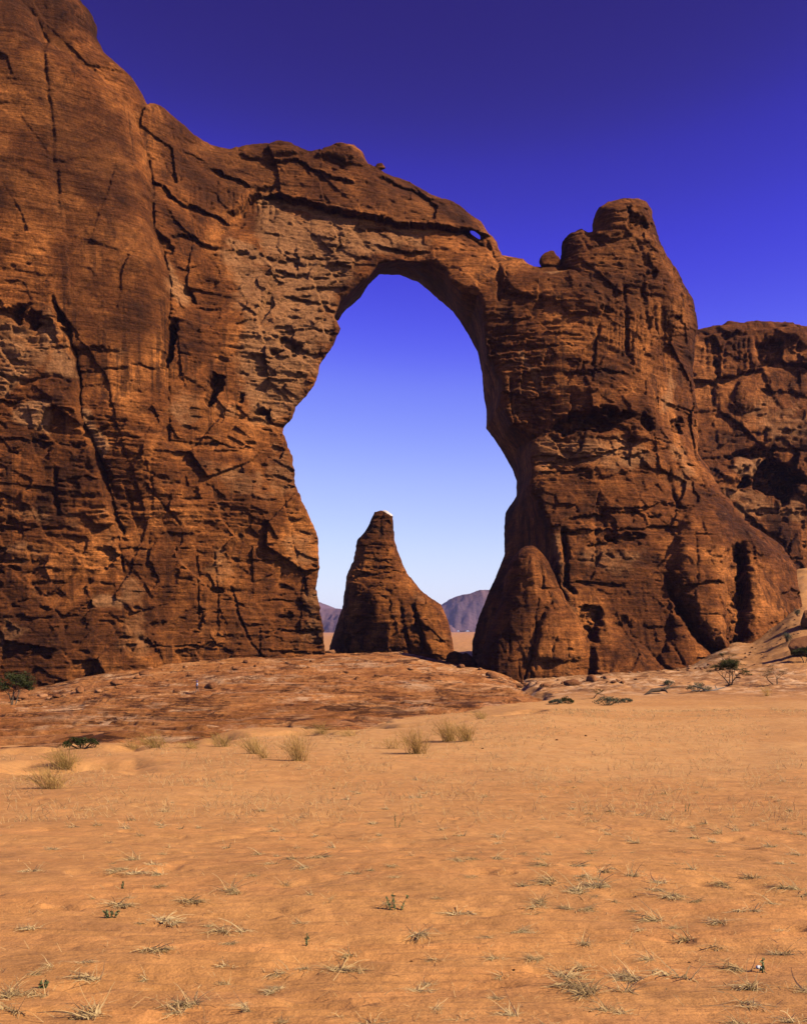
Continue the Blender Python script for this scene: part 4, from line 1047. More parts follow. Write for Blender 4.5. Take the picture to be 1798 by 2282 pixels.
def drop_on(px, py, Y, h):
    """world point on the rock straight below a spot"""
    x, y, z = place(px, py, Y); bpy.context.view_layer.update()
    ok, loc, *_ = S.ray_cast(bpy.context.evaluated_depsgraph_get(), (x, y, z + 30), (0, 0, -1))
    return (x, y, loc[2] + h)
thing_mesh('boulder', rock_mesh('boulder', M['rock'], 3, 1.5, 1.5, 1.7, 4, .2), drop_on(848, 380, 349, .7), .4, 'small round boulder balanced on the crest of the arch', 'boulder')
thing_mesh('boulder', rock_mesh('boulder', M['rock'], 5, 3.4, 3.0, 3.4, 4, .3), drop_on(1226, 575, 341, .7), .2, 'knobby boulder perched below the tower on the pillar shoulder', 'boulder')
p = foot(1800, 1462, 180, 280)
thing_mesh('boulder', rock_mesh('boulder', M['boulder'], 8, 5.2, 4.2, 4.0, 5, .38), (p[0] + .2, p[1], p[2] + 1.4), .5, 'big overhanging dark boulder on the sand slope at the picture edge', 'boulder')
p = foot(1806, 1400, 200, 330)
thing_mesh('boulder', rock_mesh('boulder', M['boulder'], 11, 3.6, 3.2, 3.6, 5, .36), (p[0], p[1], p[2] + 1.2), 1.2, 'shaded dark boulder higher up behind the big boulder', 'boulder')
p = place(1022, 1474, 322)
thing_mesh('boulder', rock_mesh('boulder', M['rock'], 13, 4.6, 4.0, 4.4, 4, .3), (p[0], p[1], p[2] - 1), .2, 'tawny boulder in the gap between pinnacle and pillar', 'boulder')
p = place(1043, 1482, 312)
thing_mesh('boulder', rock_mesh('boulder', M['rock'], 14, 3.2, 3.0, 4.4, 4, .3), (p[0], p[1], p[2] - 1), 1.0, 'upright brown boulder leaning at the pillar foot beside the gap', 'boulder')
p = place(738, 1445, 345)
thing_mesh('boulder', rock_mesh('boulder', M['stone'], 15, 2.6, 2.2, 1.5, 4, .3), (p[0], p[1], floor_z(p[0], p[1])), 1.0, 'pale rubble heap at the cliff corner beside the pinnacle', 'boulder')
stone_mes = [rock_mesh('stone', M['stone'], 20 + i, 1, rng.uniform(.7, 1.1), rng.uniform(.5, .8), 3, .35) for i in range(5)]
dstone_mes = [rock_mesh('stone', M['boulder'], 30 + i, 1, rng.uniform(.7, 1.1), rng.uniform(.5, .8), 3, .35) for i in range(4)]
slab_stones = [(128, 1556, .85, 'dark squat stone near the cliff foot beside the leafy tree'), (770, 1502, .75, 'dark stone lying alone on the upper platform'),
               (915, 1493, .8, 'pale-topped stone near the platform crest'), (1026, 1488, 1.1, 'flat stone on the platform crest near the gap'),
               (797, 1514, .45, 'small dark stone below the lone one on the platform'), (840, 1509, .6, 'low rounded stone in the middle of the platform'),
               (395, 1544, .7, 'dark stone just behind the walker'), (470, 1532, 1.0, 'broken rock ledge ahead of the walker')]
for i, (a, b, s, lb) in enumerate(slab_stones):
    p = foot(a, b, 90, 330)
    thing_mesh('stone', (dstone_mes if i != 2 else stone_mes)[i % 4], (p[0], p[1], p[2] + s * .1), rng.uniform(0, 6), lb, 'stone', None, s)
for i in range(70):            # rubble along the foot of the pillar and up the sand slope
    if i < 34:
        a, b = rng.uniform(1400, 1640), rng.uniform(1478, 1500)
    else:
        a = rng.uniform(1640, 1790); b = 1480 - (a - 1640) * .75 + rng.uniform(-18, 45)
    p = foot(a, b, 150, 330); s = rng.uniform(.25, .8) if i < 34 else rng.uniform(.2, .5)
    thing_mesh('stone', stone_mes[i % 5], (p[0], p[1], p[2] + s * .1), rng.uniform(0, 6),
               'angular stone in the rubble at the foot of the pillar' if i < 34 else 'small stone scattered on the sand slope below the flank', 'stone',
               'rubble at the pillar foot' if i < 34 else 'stones on the sand slope', s)

for i in range(90):
    if i < 50: a = rng.uniform(0, 700); b = np.interp(a, [0, 200, 330, 700], [1548, 1535, 1490, 1472]) + rng.uniform(-2, 22)
    else: a = rng.uniform(1060, 1420); b = np.interp(a, [1060, 1160, 1420], [1488, 1520, 1508]) + rng.uniform(-2, 14)
    p = foot(a, b, 120, 330); s_ = rng.uniform(.25, .6) if rng.random() < .65 else rng.uniform(.7, 1.7)
    thing_mesh('stone', dstone_mes[i % 4] if i % 3 else stone_mes[i % 5], (p[0], p[1], p[2] + s_ * .1), rng.uniform(0, 6),
               'fallen stone lying along the foot of the cracked cliff wall' if i < 50 else 'fallen stone lying below the dome at the pillar foot', 'stone',
               'stones along the cliff foot' if i < 50 else 'stones below the dome', s_)
# ------------------------------------------------------------------ plants
def tube(V, Q, pts, rad, n=5):
    """append a tapered tube along pts"""
    P = np.array(pts, float); b0 = len(V)
    for i in range(len(P)):
        t = P[min(i + 1, len(P) - 1)] - P[max(i - 1, 0)]; t /= np.linalg.norm(t) + 1e-9
        a = np.cross(t, (0, 0, 1) if abs(t[2]) < .9 else (1, 0, 0)); a /= np.linalg.norm(a); b = np.cross(t, a)
        for k in range(n):
            w = 2 * math.pi * k / n; V.append(P[i] + rad[i] * (math.cos(w) * a + math.sin(w) * b))
    for i in range(len(P) - 1):
        for k in range(n):
            Q.append((b0 + i * n + k, b0 + i * n + (k + 1) % n, b0 + (i + 1) * n + (k + 1) % n, b0 + (i + 1) * n + k))
def ribbon(V, Q, pts, w, r_):
    """append a thin blade along pts"""
    P = np.array(pts, float); b0 = len(V); a = r_.normal(size=3); a[2] *= .4; a /= np.linalg.norm(a)
    for i, p in enumerate(P):
        k = w * (1 - .75 * i / (len(P) - 1)); V.append(p - a * k); V.append(p + a * k)
    for i in range(len(P) - 1):
        q = b0 + 2 * i; Q.append((q, q + 1, q + 3, q + 2))

def tuft_mesh(seed, nb, L, flat, lean, wd, mat, spread=1.0):
    """clump of bent dry stalks: they rise from a knotted foot, arch over and break, mostly to one side"""
    r_ = np.random.default_rng(seed); V, Q = [], []
    sub = [(r_.normal(0, .06), r_.normal(0, .03), r_.normal(lean, .7)) for k in range(int(r_.integers(1, 4)))]
    for i in range(nb):
        ox, oy, la = sub[i % len(sub)]
        az = r_.normal(la, .9 * spread); l = L * (.25 + .75 * r_.random() ** 1.6); up = (.35 + .9 * r_.random()) * (1 - .6 * flat)
        base = np.array([ox + r_.normal(0, .022), oy + r_.normal(0, .018), -.012])
        d = np.array([math.cos(az) * math.cos(up), math.sin(az) * math.cos(up), math.sin(up)])
        pts = [base]; n = 6; droop = r_.uniform(.1, .75); kink = int(r_.integers(2, 5))
        for k in range(1, n):
            d = d + np.array([r_.normal(0, .13), r_.normal(0, .13), -droop * .42 - (.7 if k == kink and r_.random() < .45 else 0)]); d /= np.linalg.norm(d)
            q = pts[-1] + d * l / (n - 1); q[2] = max(q[2], .004 + r_.uniform(0, .012)); pts.append(q)
        w0 = wd * r_.uniform(.55, 1.35)
        ribbon(V, Q, pts, w0 * 1.45, r_)
        if r_.random() < .4:
            q = pts[int(r_.integers(2, 5))]; dd = r_.normal(size=3) * .6; dd[2] = abs(dd[2]) * .6
            ribbon(V, Q, [q, q + dd * L * .12, q + dd * L * .2], w0, r_)
    for i in range(nb // 3):     # litter round the foot
        a_ = r_.uniform(0, 6.28); q = np.array([r_.normal(-.03, .05), r_.normal(0, .04), .004]); e = q + np.array([math.cos(a_), math.sin(a_), .05]) * r_.uniform(.03, .11)
        ribbon(V, Q, [q, (q + e) / 2 + np.array([0, 0, .006]), e], wd, r_)
    return np_mesh('straw_tuft', np.array(V), np.array(Q), mat, smooth=False)
tufts = [tuft_mesh(50 + i, int(rng.integers(40, 85)), rng.uniform(.24, .40), rng.uniform(.1, .7), 3.4 + rng.normal(0, .8), .0040, M['straw']) for i in range(14)]
tufts_far = [tuft_mesh(80 + i, int(rng.integers(28, 46)), rng.uniform(.26, .42), rng.uniform(.0, .5), 3.2 + rng.normal(0, .9), .0062, M['straw_gold']) for i in range(6)]

# hand-placed larger tufts (photograph pixel of the foot, width in photograph pixels)
big = [(548, 2255, 100, 'tangled straw tuft at the bottom edge with a dark bare patch'), (760, 2270, 90, 'bristling straw tuft at the bottom edge near the middle'),
       (505, 2200, 55, 'small grey-brown straw tuft with upright stalks above the bottom-edge tangle'), (620, 2212, 60, 'straw tuft at the end of a long fallen row of stalks'),
       (680, 2170, 90, 'row of broken straw stalks on bare sand'), (975, 2255, 70, 'flat combed straw bundle lying near the bottom edge'),
       (970, 2145, 75, 'straw tuft with tall upright plumes and a lying wisp'), (1120, 2185, 60, 'straw tuft bent over like a claw with one raised stalk'),
       (1320, 2220, 110, 'wide straw tuft with long thin shadows toward the bottom corner'), (1400, 2185, 70, 'straw tuft just behind the widest foreground one'),
       (1455, 2145, 70, 'dense dark-hearted straw tuft with a curled stalk above it'), (1735, 2080, 50, 'compact spiky straw tuft alone on smooth sand'),
       (1437, 2078, 35, 'small spiky tuft with a single thin stalk beside it'), (1740, 1990, 130, 'broad low grass tuft with wiry stems trailing long shadows'),
       (1640, 1822, 45, 'bright upright sheaf of straw'), (1705, 1832, 45, 'straw tuft beside the bright upright sheaf'), (1720, 1890, 75, 'sparse straw tuft with bare curved twigs'),
       (1030, 2045, 115, 'long sprawling grass tuft with a green-gold heart'), (870, 2025, 110, 'straw tuft with small green shoots growing from it'),
       (205, 2145, 60, 'combed straw bundle leaning down the slope'), (108, 2165, 60, 'low straw clump with one tall feathery stalk'), (285, 2012, 45, 'fan of straw lying beneath a green seedling'),
       (25, 2225, 40, 'sparse straw clump at the corner of the frame'), (80, 2222, 45, 'bent straw stalks beside a small green weed'), (505, 2085, 42, 'flat straw bundle, lower of a pair'),
       (468, 2065, 36, 'flat straw bundle, upper of a pair'), (355, 1935, 85, 'long ragged row of fallen straw'), (560, 1955, 45, 'straw tuft with upright bristles on open sand'),
       (65, 1945, 75, 'thin golden straw patch near the frame edge'), (920, 1912, 55, 'domed straw tuft with one straight stalk below'), (1225, 2290, 100, 'large bleached straw tuft cut by the bottom edge'),
       (1195, 2040, 60, 'straw tuft with dark shadow beside the sprawling one'), (1290, 1965, 55, 'arched straw tuft in the scattered field'), (1560, 2012, 60, 'straw tuft trailing a very long thin shadow'),
       (1620, 1985, 45, 'pair of bare forked straw stubs'), (690, 2000, 60, 'arched straw tuft with a long thin stem lying beside it'), (640, 1975, 50, 'dense little straw heap'),
       (1055, 1955, 50, 'tufted straw with a curled skirt of stems'), (1150, 2275, 40, 'thin straw wisps on the lower sand')]
def ground_at(px, py, y0=3.0, y1=140):
    return foot(px, py, y0, y1)
for i, (a, b, w, lb) in enumerate(big):
    p = ground_at(a, b); s = (w * p[1] / F) / .42
    o = thing_mesh('straw_tuft', tufts[i % 14], (p[0], p[1], p[2] - .005), rng.normal(0, .5), lb, 'straw tuft', 'larger straw tufts on the near sand', min(max(s * .82, .42), 1.35))
    o.scale = (o.scale[0], o.scale[0], o.scale[0] * rng.uniform(.8, 1.15))
cnt = 0
r2 = np.random.default_rng(12)
while cnt < 245:               # small tufts scattered over the sand
    a = r2.uniform(-20, 1815); b = 1740 + (2290 - 1740) * r2.random() ** 1.25
    dens = .25 + .75 * (a / 1800) if b < 2060 else .35
    dens *= .4 + .9 * (vn(np.array([a / 140.0]), np.array([b / 70.0]), seed=77)[0] > -.1)
    if r2.random() > dens: continue
    p = ground_at(a, b); s = r2.uniform(.32, .85)
    thing_mesh('straw_tuft', tufts[int(r2.integers(14))] if p[1] < 13 else tufts_far[int(r2.integers(6))], (p[0], p[1], p[2] - .004), r2.normal(0, .6),
               'small tuft of dry straw among many scattered over the sand', 'straw tuft', 'small straw tufts scattered over the sand', s)
    cnt += 1

# single dry stalks, stubble and golden chaff: too many to count
def stubble():
    r_ = np.random.default_rng(5); V, Q = [], []
    n = 26000
    b = 1584 + (2282 - 1584) * r_.random(n) ** 2.3; a = r_.uniform(-60, 1860, n)
    Yt = np.exp(np.linspace(math.log(3.2), math.log(150), 400))
    dens = vn(a / 60, b / 24, seed=31)
    for i in range(n):
        if dens[i] + r_.uniform(-.5, .5) < -.05 or (b[i] > 1830 and r_.random() < .85): continue
        q = HY + ground_drop(np.full(400, a[i]), Yt) * F / Yt
        j = np.argmax(q < b[i])
        if q[j] >= b[i] or j == 0: continue
        y = Yt[j] * math.exp(r_.uniform(-.01, .01)); x = (a[i] - CX) * y / F
        yield x, y
pts = np.array(list(stubble()))
zz = ground_z(pts[:, 0], pts[:, 1])
mm, pq = slab_mask(CX + pts[:, 0] * F / pts[:, 1], pts[:, 1], pts[:, 0], pts[:, 1])
r_ = np.random.default_rng(6); V, Q = [], []
for (x, y), z, k in zip(pts, zz, mm):
    if k > -.1: continue
    for c in range(2 if y > 14 else 1):
        l = r_.uniform(.06, .24) * (1.35 if y > 14 else .55); az = r_.uniform(0, 6.28); up = r_.uniform(.0, 1.2) if y > 16 else r_.uniform(0, .35); w = .0012 + .0002 * y
        d = np.array([math.cos(az) * math.cos(up), math.sin(az) * math.cos(up), math.sin(up)]) * l
        p0 = np.array([x + r_.normal(0, .08), y + r_.normal(0, .1), z + .003]); p2 = p0 + d; p2[2] = max(p2[2] - .2 * l, z + .012)
        ribbon(V, Q, [p0, p0 + d * .55 + np.array([0, 0, .02]), p2], w, r_)
me = np_mesh('dry_stubble', np.array(V), np.array(Q), M['straw_gold'], smooth=False)
tag(link(bpy.data.objects.new('dry_stubble', me)), 'loose golden straw and stubble strewn over the sand', 'stubble', kind='stuff')

def bush(name, px, py, y0, h, w, n, label, mat, lean=-.25, group='dry grass bushes along the sand edge', cat='grass bush', seed=1, pos=None):
    """fan of stiff stems from one crown"""
    p = pos or ground_at(px, py, y0, y0 * 3); r_ = np.random.default_rng(seed); V, Q = [], []
    h *= 1.02 * p[1] / F; w *= 1.35 * p[1] / F; n = int(n * .9)
    for i in range(n):
        az = r_.uniform(0, 6.28); t = r_.random() ** .7
        b0 = np.array([r_.normal(0, w * .10), r_.normal(0, w * .08), -.05])
        tip = np.array([math.cos(az) * w * .5 * t + lean * w * r_.uniform(.2, 1) + b0[0], math.sin(az) * w * .4 * t + b0[1], h * (1.08 - .5 * t * t) * r_.uniform(.55, 1.05)])
        mid = b0 * .5 + tip * .5 + np.array([r_.normal(0, .04), r_.normal(0, .04), h * .08]) * 1
        wd = .0035 + .00012 * p[1]
        ribbon(V, Q, [b0, b0 * .7 + mid * .3, mid, tip * .8 + mid * .2, tip], wd * r_.uniform(.6, 1.3), r_)
        for s in range(2):
            f_ = r_.uniform(.4, .9); q = b0 + (tip - b0) * f_; e = q + np.array([r_.normal(0, .1), r_.normal(0, .1), r_.uniform(.03, .16)]) * h
            ribbon(V, Q, [q, (q + e) / 2, e], wd * .8, r_)
    me = np_mesh(name, np.array(V), np.array(Q), mat, smooth=False)
    return thing_mesh(name, me, p, 0, label, cat, group)
B = [(668, 1696, 34, 66, 60, 170, 'fan-shaped golden grass bush casting a long shadow on the sand', 'grassbush'),
     (930, 1680, 36, 62, 62, 170, 'upright golden grass bush beside the wide dark one', 'grassbush'),
     (1004, 1652, 40, 50, 56, 190, 'wide dark golden grass bush, front half of the double bush', 'grassbush'),
     (1040, 1652, 40, 46, 52, 170, 'wide dark golden grass bush, far half of the double bush', 'grassbush'),
     (572, 1680, 36, 46, 60, 120, 'olive grass bush next to the fan-shaped one', 'grassgreen'),
     (500, 1664, 40, 34, 60, 110, 'low olive grass bush at the sand rim below the walker', 'grassgreen'),
     (350, 1666, 40, 36, 76, 130, 'loose low grass bush on a small sand hummock', 'grassgreen'),
     (148, 1712, 33, 50, 78, 170, 'rounded olive grass bush in front of the dark green shrub', 'grassgreen'),
     (118, 1762, 26, 56, 90, 190, 'dry straggling grass bush nearest the frame edge', 'grassbush'),
     (590, 1690, 35, 30, 40, 70, 'small sparse grass bush at the foot of the fan-shaped one', 'grassbush'),
     (720, 1636, 46, 26, 70, 90, 'thin yellow-green grass patch along the rock rim', 'grassgreen'),
     (1075, 1602, 62, 22, 46, 70, 'short green-tinged grass clump at the end of the platform', 'grassgreen'),
     (1708, 1552, 105, 28, 26, 60, 'reddish dry grass bush below the small acacia', 'grassbush'),
     (430, 1668, 40, 22, 60, 90, 'low golden grass patch between the hummock bush and the olive rim bush', 'grassgreen'), (780, 1640, 45, 20, 60, 80, 'low straw-coloured grass patch on the rim beyond the fan-shaped bush', 'grassbush'), (300, 1672, 40, 24, 50, 80, 'low tawny grass patch beside the dark green shrub', 'grassbush'),
     (880, 1668, 38, 30, 66, 60, 'wispy pale grass bush leaning on the upright golden one', 'grassbush')]
for i, (a, b, y0, h, w, n, lb, mt) in enumerate(B):
    bush('grass_bush', a, b, y0, h, w, n, lb, M[mt], seed=300 + i)

def leaf_cloud(V, Q, c, rad, n, size, r_):
    for i in range(n):
        d = r_.normal(size=3); d /= np.linalg.norm(d); q = c + d * rad * r_.random() ** .45
        a = r_.normal(size=3); a /= np.linalg.norm(a); b = np.cross(a, r_.normal(size=3)); b /= np.linalg.norm(b)
        s = size * r_.uniform(.5, 1.3); k = len(V)
        V += [q - a * s, q - b * s * .45, q + a * s, q + b * s * .45]; Q.append((k, k + 1, k + 2, k + 3))

def tree(name, px, py, y0, hpx, wpx, label, seed, flat=.35, stems=3, mat='leaf', dens=1.0, trunkh=.35, cat='tree', group=None, pos=None, side=0.0):
    p = pos or foot(px, py, y0, y0 * 1.8); k = p[1] / F; H, Wd = hpx * k, wpx * k
    r_ = np.random.default_rng(seed)
    root = empty(name, p); tag(root, label, cat, group)
    V, Q, tips = [], [], []
    def grow(b, d, l, r, lev):
        pts = [b]; rr = [r]
        for s in range(4):
            d = d + r_.normal(0, .13, 3); d[2] += .03 if lev else 0; d /= np.linalg.norm(d); pts.append(pts[-1] + d * l / 4); rr.append(r * (1 - .11 * (s + 1)))
        tube(V, Q, pts, rr, 6 if lev == 0 else 4)
        if lev >= 3: tips.append(pts[-1]); tips.append(pts[-3]); return
        for c in range(3 if lev < 2 else 2):
            az = r_.uniform(0, 6.28); nd = d * .75 + np.array([math.cos(az) * .85, math.sin(az) * .85, r_.uniform(-.1, .35)])
            nd /= np.linalg.norm(nd); grow(pts[-1 - (c % 2)], nd, l * r_.uniform(.58, .8), rr[-1 - (c % 2)] * .68, lev + 1)
    for s in range(stems):
        az = 6.28 * s / stems + r_.uniform(-.5, .5)
        d = np.array([math.cos(az) * .45 + side, math.sin(az) * .45, 1.0]); d /= np.linalg.norm(d)
        grow(np.array([math.cos(az) * .04 * H, math.sin(az) * .04 * H, -.1]), d, H * trunkh, H * .022, 0)
    Vn = np.array(V); ext = np.abs(np.array(tips)); tp = np.array(tips)
    fx = (Wd * .5) / max(1e-3, np.percentile(np.abs(tp[:, 0] - tp[:, 0].mean()), 92)); fz = H * .93 / tp[:, 2].max()
    sc_ = np.array([fx, fx, fz]); Vn = Vn * sc_; tp = tp * sc_
    tp[:, 2] = np.maximum(tp[:, 2], H * .3)
    trunk = link(bpy.data.objects.new('trunk', np_mesh('trunk', Vn, np.array(Q), M['bark'])), root)
    LV, LQ = [], []
    for t in tp:
        c = t + r_.normal(0, .03 * H, 3)
        n = int(26 * dens * r_.uniform(.4, 1.5)); m0 = len(LV)
        leaf_cloud(LV, LQ, np.zeros(3), H * .105 * r_.uniform(.7, 1.4), n, .022 * H + .03, r_)
        for q in range(m0, len(LV)): LV[q] = LV[q] * np.array([1.5, 1.5, flat]) + c
    crown = link(bpy.data.objects.new('crown', np_mesh('crown', np.array(LV), np.array(LQ), M[mat], smooth=False)), root)
    return root
tree('acacia_tree', 1627, 1527, 150, 62, 66, 'green flat-topped acacia with several stems before the pillar foot', 41, .38, 4, dens=1.5)
tree('acacia_tree', 1727, 1528, 150, 44, 52, 'small thin acacia with a flat parasol crown', 42, .22, 2, dens=.6)
tree('leafy_tree', 30, 1572, 110, 78, 62, 'small bushy green tree at the foot of the cliff', 43, .7, 3, dens=1.6)
tree('acacia_tree', 1618, 1478, 190, 26, 34, 'dark acacia half hidden behind the flat-topped one', 44, .35, 2, dens=.9)
tree('acacia_tree', 1792, 1478, 180, 36, 40, 'dark green shrubby tree below the big boulder', 45, .7, 3, dens=1.5)
tree('acacia_tree', 1316, 1556, 110, 24, 26, 'tiny acacia sapling standing over the olive shrubs', 46, .4, 1, dens=.9)

def shrub(px, py, y0, h, w, label, mat, seed, n=16):
    p = foot(px, py, y0, y0 * 2.5); k = p[1] / F; H, Wd = h * k, w * k; r_ = np.random.default_rng(seed)
    root = empty('shrub', p); tag(root, label, 'shrub', 'low green shrubs on the desert floor')
    V, Q, LV, LQ = [], [], [], []
    for i in range(n):
        az = r_.uniform(0, 6.28); t = math.sqrt(r_.random()); c = np.array([math.cos(az) * Wd * .46 * t, math.sin(az) * Wd * .35 * t, H * (.25 + .55 * (1 - t * t) * r_.uniform(.5, 1.2))])
        tube(V, Q, [np.array([c[0] * .15, c[1] * .15, -.05]), c * np.array([.6, .6, .4]), c], [.02 * H + .006, .015 * H + .004, .004], 4)
        m0 = len(LV); leaf_cloud(LV, LQ, np.zeros(3), H * .30, 70, .030 * H + .035, r_)
        for q in range(m0, len(LV)): LV[q] = LV[q] * np.array([1.3, 1.3, .8]) + c
    link(bpy.data.objects.new('stem', np_mesh('stem', np.array(V), np.array(Q), M['bark'])), root)
    link(bpy.data.objects.new('foliage', np_mesh('foliage', np.array(LV), np.array(LQ), M[mat], smooth=False)), root)
for i, a in enumerate([(184, 1668, 42, 30, 78, 'dense dark green shrub on the rock behind the rounded grass bush', 'leaf'), (1352, 1572, 92, 26, 62, 'spreading olive shrub beside the tiny sapling', 'leaf_grey'),
                       (1395, 1566, 98, 12, 30, 'flat olive shrub trailing from the spreading one', 'leaf_grey'), (1262, 1568, 92, 16, 30, 'small dark bush with a yellow-green neighbour', 'leaf'),
                       (1238, 1570, 92, 14, 34, 'yellow-green low shrub nearest the end of the platform', 'leaf_grey'), (1555, 1541, 130, 22, 56, 'grey-green shrub with fallen branches before the acacias', 'leaf_grey'),
                       (1490, 1527, 140, 14, 22, 'small grey-green shrub at the tip of the fallen log', 'leaf_grey'), (1752, 1432, 200, 24, 14, 'narrow green shrub at the foot of the big boulder', 'leaf_grey'), (1775, 1372, 260, 16, 14, 'small shrub high on the sand slope', 'leaf_grey')]):
    shrub(*a, 500 + i)

def branchwork(name, label, cat, pts_list, mat, group=None):
    V, Q = [], []
    base = pts_list[0][0][0]
    for pts, rad in pts_list:
        tube(V, Q, [np.array(p) - np.array(base) for p in pts], rad, 7)
    me = np_mesh(name, np.array(V), np.array(Q), mat); return thing_mesh(name, me, base, 0, label, cat, group)
def wp(px, py, y, up=0.0):
    x = (px - CX) * y / F; return (x, y, max(EYE + (HY - py) * y / F, floor_z(x, y) + up))
p = foot(1440, 1549, 105, 200)
y = p[1]
branchwork('fallen_log', 'dark fallen log lying aslant on the sand rim', 'log', [([wp(1436, 1551, y, .1), wp(1452, 1543, y + .5, .4), wp(1470, 1537, y + 1, .5), wp(1488, 1533, y + 1.4, .5)], [.05, .24, .27, .12]),
    ([wp(1470, 1537, y + 1, .5), wp(1482, 1538, y + .6, .3), wp(1486, 1543, y + .3, .1)], [.2, .15, .08]), ([wp(1480, 1535, y + 1, .6), wp(1493, 1526, y + 1.5, 1.0), wp(1500, 1519, y + 2, 1.2)], [.14, .09, .04]), ([wp(1476, 1535, y + 1, .6), wp(1500, 1531, y + 2, .5), wp(1515, 1530, y + 2, .4)], [.12, .08, .03])], M['bark'])
p = foot(1580, 1540, 120, 200); y = p[1]
branchwork('dead_branch', 'bleached dead branches lying on the sand before the flat-topped acacia', 'branch', [([wp(1545, 1528, y, .5), wp(1562, 1536, y, .25), wp(1580, 1541, y - 1, .12), wp(1600, 1543, y - 1, .1)], [.10, .12, .13, .08]),
    ([wp(1580, 1541, y - 1, .12), wp(1600, 1538, y, .25), wp(1618, 1531, y, .5)], [.12, .1, .04]), ([wp(1540, 1542, y - 1, .08), wp(1565, 1543, y - 1, .1), wp(1595, 1544, y - 1.5, .1)], [.08, .1, .05]), ([wp(1596, 1540, y, .2), wp(1592, 1532, y, .7), wp(1600, 1526, y, .9)], [.07, .05, .02])], M['deadwood'])

# green seedlings among the straw
def herb(px, py, h, label, seed, stems=1):
    p = ground_at(px, py); H = .78 * h * p[1] / F; r_ = np.random.default_rng(seed)
    V, Q = [], []
    root = empty('seedling', p); tag(root, label, 'seedling', 'green seedlings on the sand')
    LV, LQ = [], []
    for s in range(stems):
        ox = (s - (stems - 1) / 2) * H * .6 + r_.normal(0, .01); hh = H * r_.uniform(.75, 1)
        ln = r_.normal(0, .12)
        pts = [np.array([ox * .4, 0, -.01]), np.array([ox * .7, 0, hh * .5]), np.array([ox + ln * hh, 0, hh])]
        tube(V, Q, pts, [.004, .003, .002], 4)
        for i in range(16):
            t = r_.uniform(.15, 1); c = pts[0] * (1 - t) + pts[2] * t
            leaf_cloud(LV, LQ, c, .012, 2, .012, r_)
    link(bpy.data.objects.new('stem', np_mesh('stem', np.array(V), np.array(Q), M['herb'])), root)
    link(bpy.data.objects.new('leaves', np_mesh('leaves', np.array(LV), np.array(LQ), M['herb'], smooth=False)), root)
for i, a in enumerate([(273, 1990, 26, 'tiny upright green seedling above a fan of straw', 1), (885, 1846, 38, 'slim twin-stemmed green seedling on the middle sand', 2), (883, 2030, 52, 'green three-stemmed seedling rising from a straw tuft', 3),
                       (683, 2108, 34, 'stout green seedling with a pale foot', 1), (1698, 2168, 36, 'green seedling beside a white pebble', 1), (246, 2050, 26, 'round grey-green seedling in the open sand', 4), (95, 2205, 22, 'ragged green weed near the frame corner', 2), (1530, 1812, 28, 'thin pair of green shoots in the upper field', 2)]):
    herb(*a[:4], 700 + i, a[4])
p = ground_at(1690, 2166)
thing_mesh('pebble', rock_mesh('pebble', M['pebble_white'], 77, .018, .014, .012, 3), (p[0], p[1], p[2] + .006), 0, 'white pebble beside a green seedling', 'pebble')
for i, (a, b) in enumerate([(917, 2145), (1535, 2150), (1415, 2000), (1145, 2165), (745, 1758), (1075, 1672), (1305, 1643), (1240, 1652)]):
    p = ground_at(a, b); s = 3.2 * p[1] / F
    thing_mesh('pebble', dstone_mes[i % 4], (p[0], p[1], p[2] + s * .2), i, 'small dark pebble lying on the open sand', 'pebble', 'dark pebbles on the sand', s)

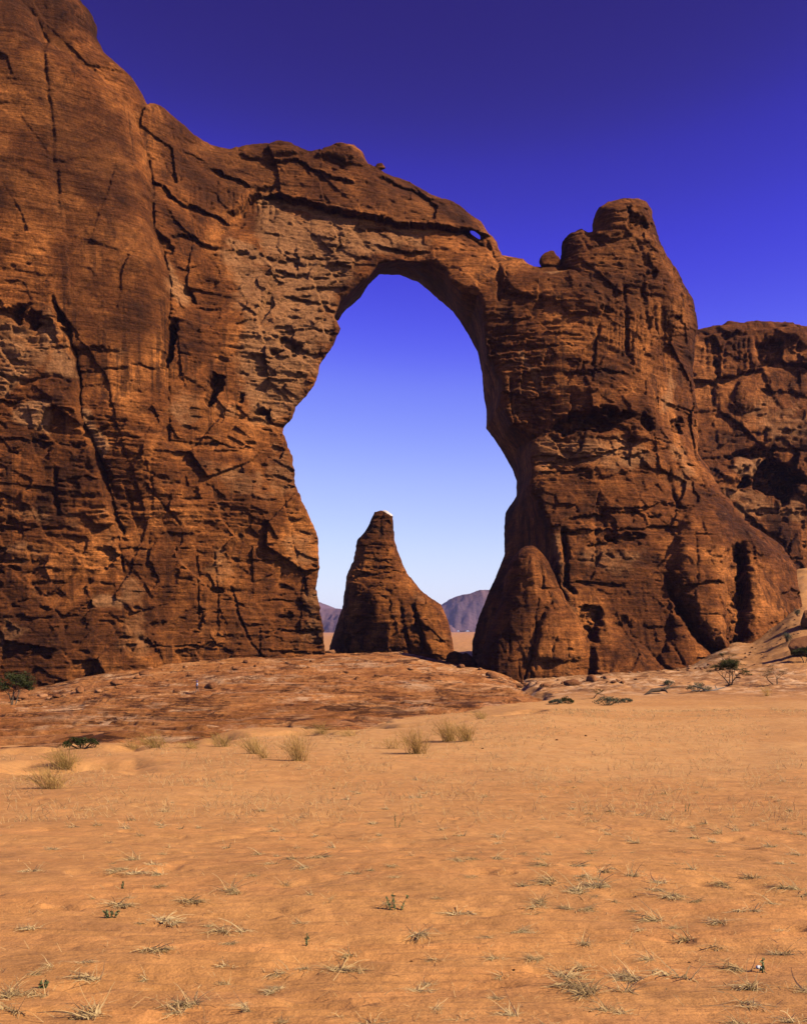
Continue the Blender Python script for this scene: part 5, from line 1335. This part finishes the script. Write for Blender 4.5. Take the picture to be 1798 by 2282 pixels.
# ------------------------------------------------------------------ the walker
def person():
    p = foot(440, 1545, 120, 260)
    k = 1.74 / 1.74
    root = empty('person', p, math.radians(-70)); tag(root, 'person in white shirt, dark shorts and blue hat walking across the rock platform', 'person')
    # body faces local -Y; stride along -Y
    def skin(name, verts, edges, mat, sub=2):
        me = bpy.data.meshes.new(name); me.from_pydata([v[:3] for v in verts], edges, []); me.materials.append(mat)
        o = link(bpy.data.objects.new(name, me), root)
        md = o.modifiers.new('skin', 'SKIN'); md.use_smooth_shade = True
        for i, v in enumerate(verts): me.skin_vertices[0].data[i].radius = (v[3], v[4] if len(v) > 4 else v[3])
        me.skin_vertices[0].data[0].use_root = True
        s = o.modifiers.new('sub', 'SUBSURF'); s.levels = s.render_levels = sub
        return o
    body = [(0, 0, .95, .13, .10), (0, -.01, 1.15, .12, .09), (0, -.02, 1.34, .15, .10), (0, -.02, 1.47, .06), (0, -.03, 1.56, .065), (0, -.045, 1.64, .085, .10), (0, -.04, 1.71, .07, .085),
            (.09, 0, .88, .09), (.10, -.16, .50, .062), (.10, -.20, .12, .042), (.10, -.30, .05, .04), (-.09, 0, .88, .09), (-.10, .10, .50, .062), (-.10, .30, .14, .042), (-.10, .22, .05, .04),
            (.19, -.02, 1.40, .055), (.24, .08, 1.13, .045), (.23, -.02, .90, .035), (.23, -.06, .82, .03), (-.19, -.02, 1.40, .055), (-.24, -.10, 1.13, .045), (-.23, -.26, .95, .035), (-.23, -.32, .90, .03)]
    ed = [(0, 1), (1, 2), (2, 3), (3, 4), (4, 5), (5, 6), (0, 7), (7, 8), (8, 9), (9, 10), (0, 11), (11, 12), (12, 13), (13, 14), (2, 15), (15, 16), (16, 17), (17, 18), (2, 19), (19, 20), (20, 21), (21, 22)]
    skin('body', body, ed, M['skin'])
    skin('shirt', [(0, 0, .93, .165, .13), (0, -.01, 1.15, .15, .12), (0, -.02, 1.36, .175, .125), (0, -.02, 1.46, .08), (.20, -.02, 1.40, .075), (.24, .06, 1.18, .06), (-.20, -.02, 1.40, .075), (-.24, -.08, 1.18, .06)],
         [(0, 1), (1, 2), (2, 3), (2, 4), (4, 5), (2, 6), (6, 7)], M['shirt'])
    skin('shorts', [(0, 0, .97, .16, .13), (.09, 0, .86, .115), (.10, -.13, .56, .10), (-.09, 0, .86, .115), (-.10, .08, .56, .10)], [(0, 1), (1, 2), (0, 3), (3, 4)], M['shorts'])
    skin('boot', [(.10, -.19, .16, .055), (.10, -.21, .05, .055), (.10, -.33, .04, .045)], [(0, 1), (1, 2)], M['boots'], 1)
    skin('boot', [(-.10, .30, .17, .055), (-.10, .31, .07, .055), (-.10, .21, .04, .045)], [(0, 1), (1, 2)], M['boots'], 1)
    V, Q = [], []
    prof = [(.0, 1.83), (.07, 1.82), (.105, 1.78), (.115, 1.71), (.17, 1.695), (.175, 1.70), (.11, 1.72)]
    n = 16
    for r0, z0 in prof:
        for i in range(n): V.append((r0 * math.cos(6.2832 * i / n), -.04 + r0 * math.sin(6.2832 * i / n), z0))
    for a in range(len(prof) - 1):
        for i in range(n): Q.append((a * n + i, a * n + (i + 1) % n, (a + 1) * n + (i + 1) % n, (a + 1) * n + i))
    link(bpy.data.objects.new('hat', np_mesh('hat', np.array(V), np.array(Q), M['hat'])), root)
person()

# ------------------------------------------------------------------ haze over the desert
import bmesh
bm = bmesh.new(); bmesh.ops.create_cube(bm, size=1)
hx, hy0, hy1, hz0, hz1 = 22000, -400, 16600, float(ZG.min()) - 1.0, 210.0
for v in bm.verts: v.co = (v.co.x * 2 * hx, hy0 + (v.co.y + .5) * (hy1 - hy0), hz0 + (v.co.z + .5) * (hz1 - hz0))
me = bpy.data.meshes.new('haze'); bm.to_mesh(me); bm.free()
hm = bpy.data.materials.new('haze'); hm.use_nodes = True; t = hm.node_tree; t.nodes.clear()
ho = t.nodes.new('ShaderNodeOutputMaterial'); hv = t.nodes.new('ShaderNodeVolumePrincipled')
hv.inputs['Color'].default_value = (.62, .58, 1.0, 1); hv.inputs['Density'].default_value = 2.6e-5
t.links.new(hv.outputs[0], ho.inputs['Volume']); me.materials.append(hm)
tag(link(bpy.data.objects.new('haze', me)), 'thin bluish desert haze over the far plain', 'haze', kind='stuff')
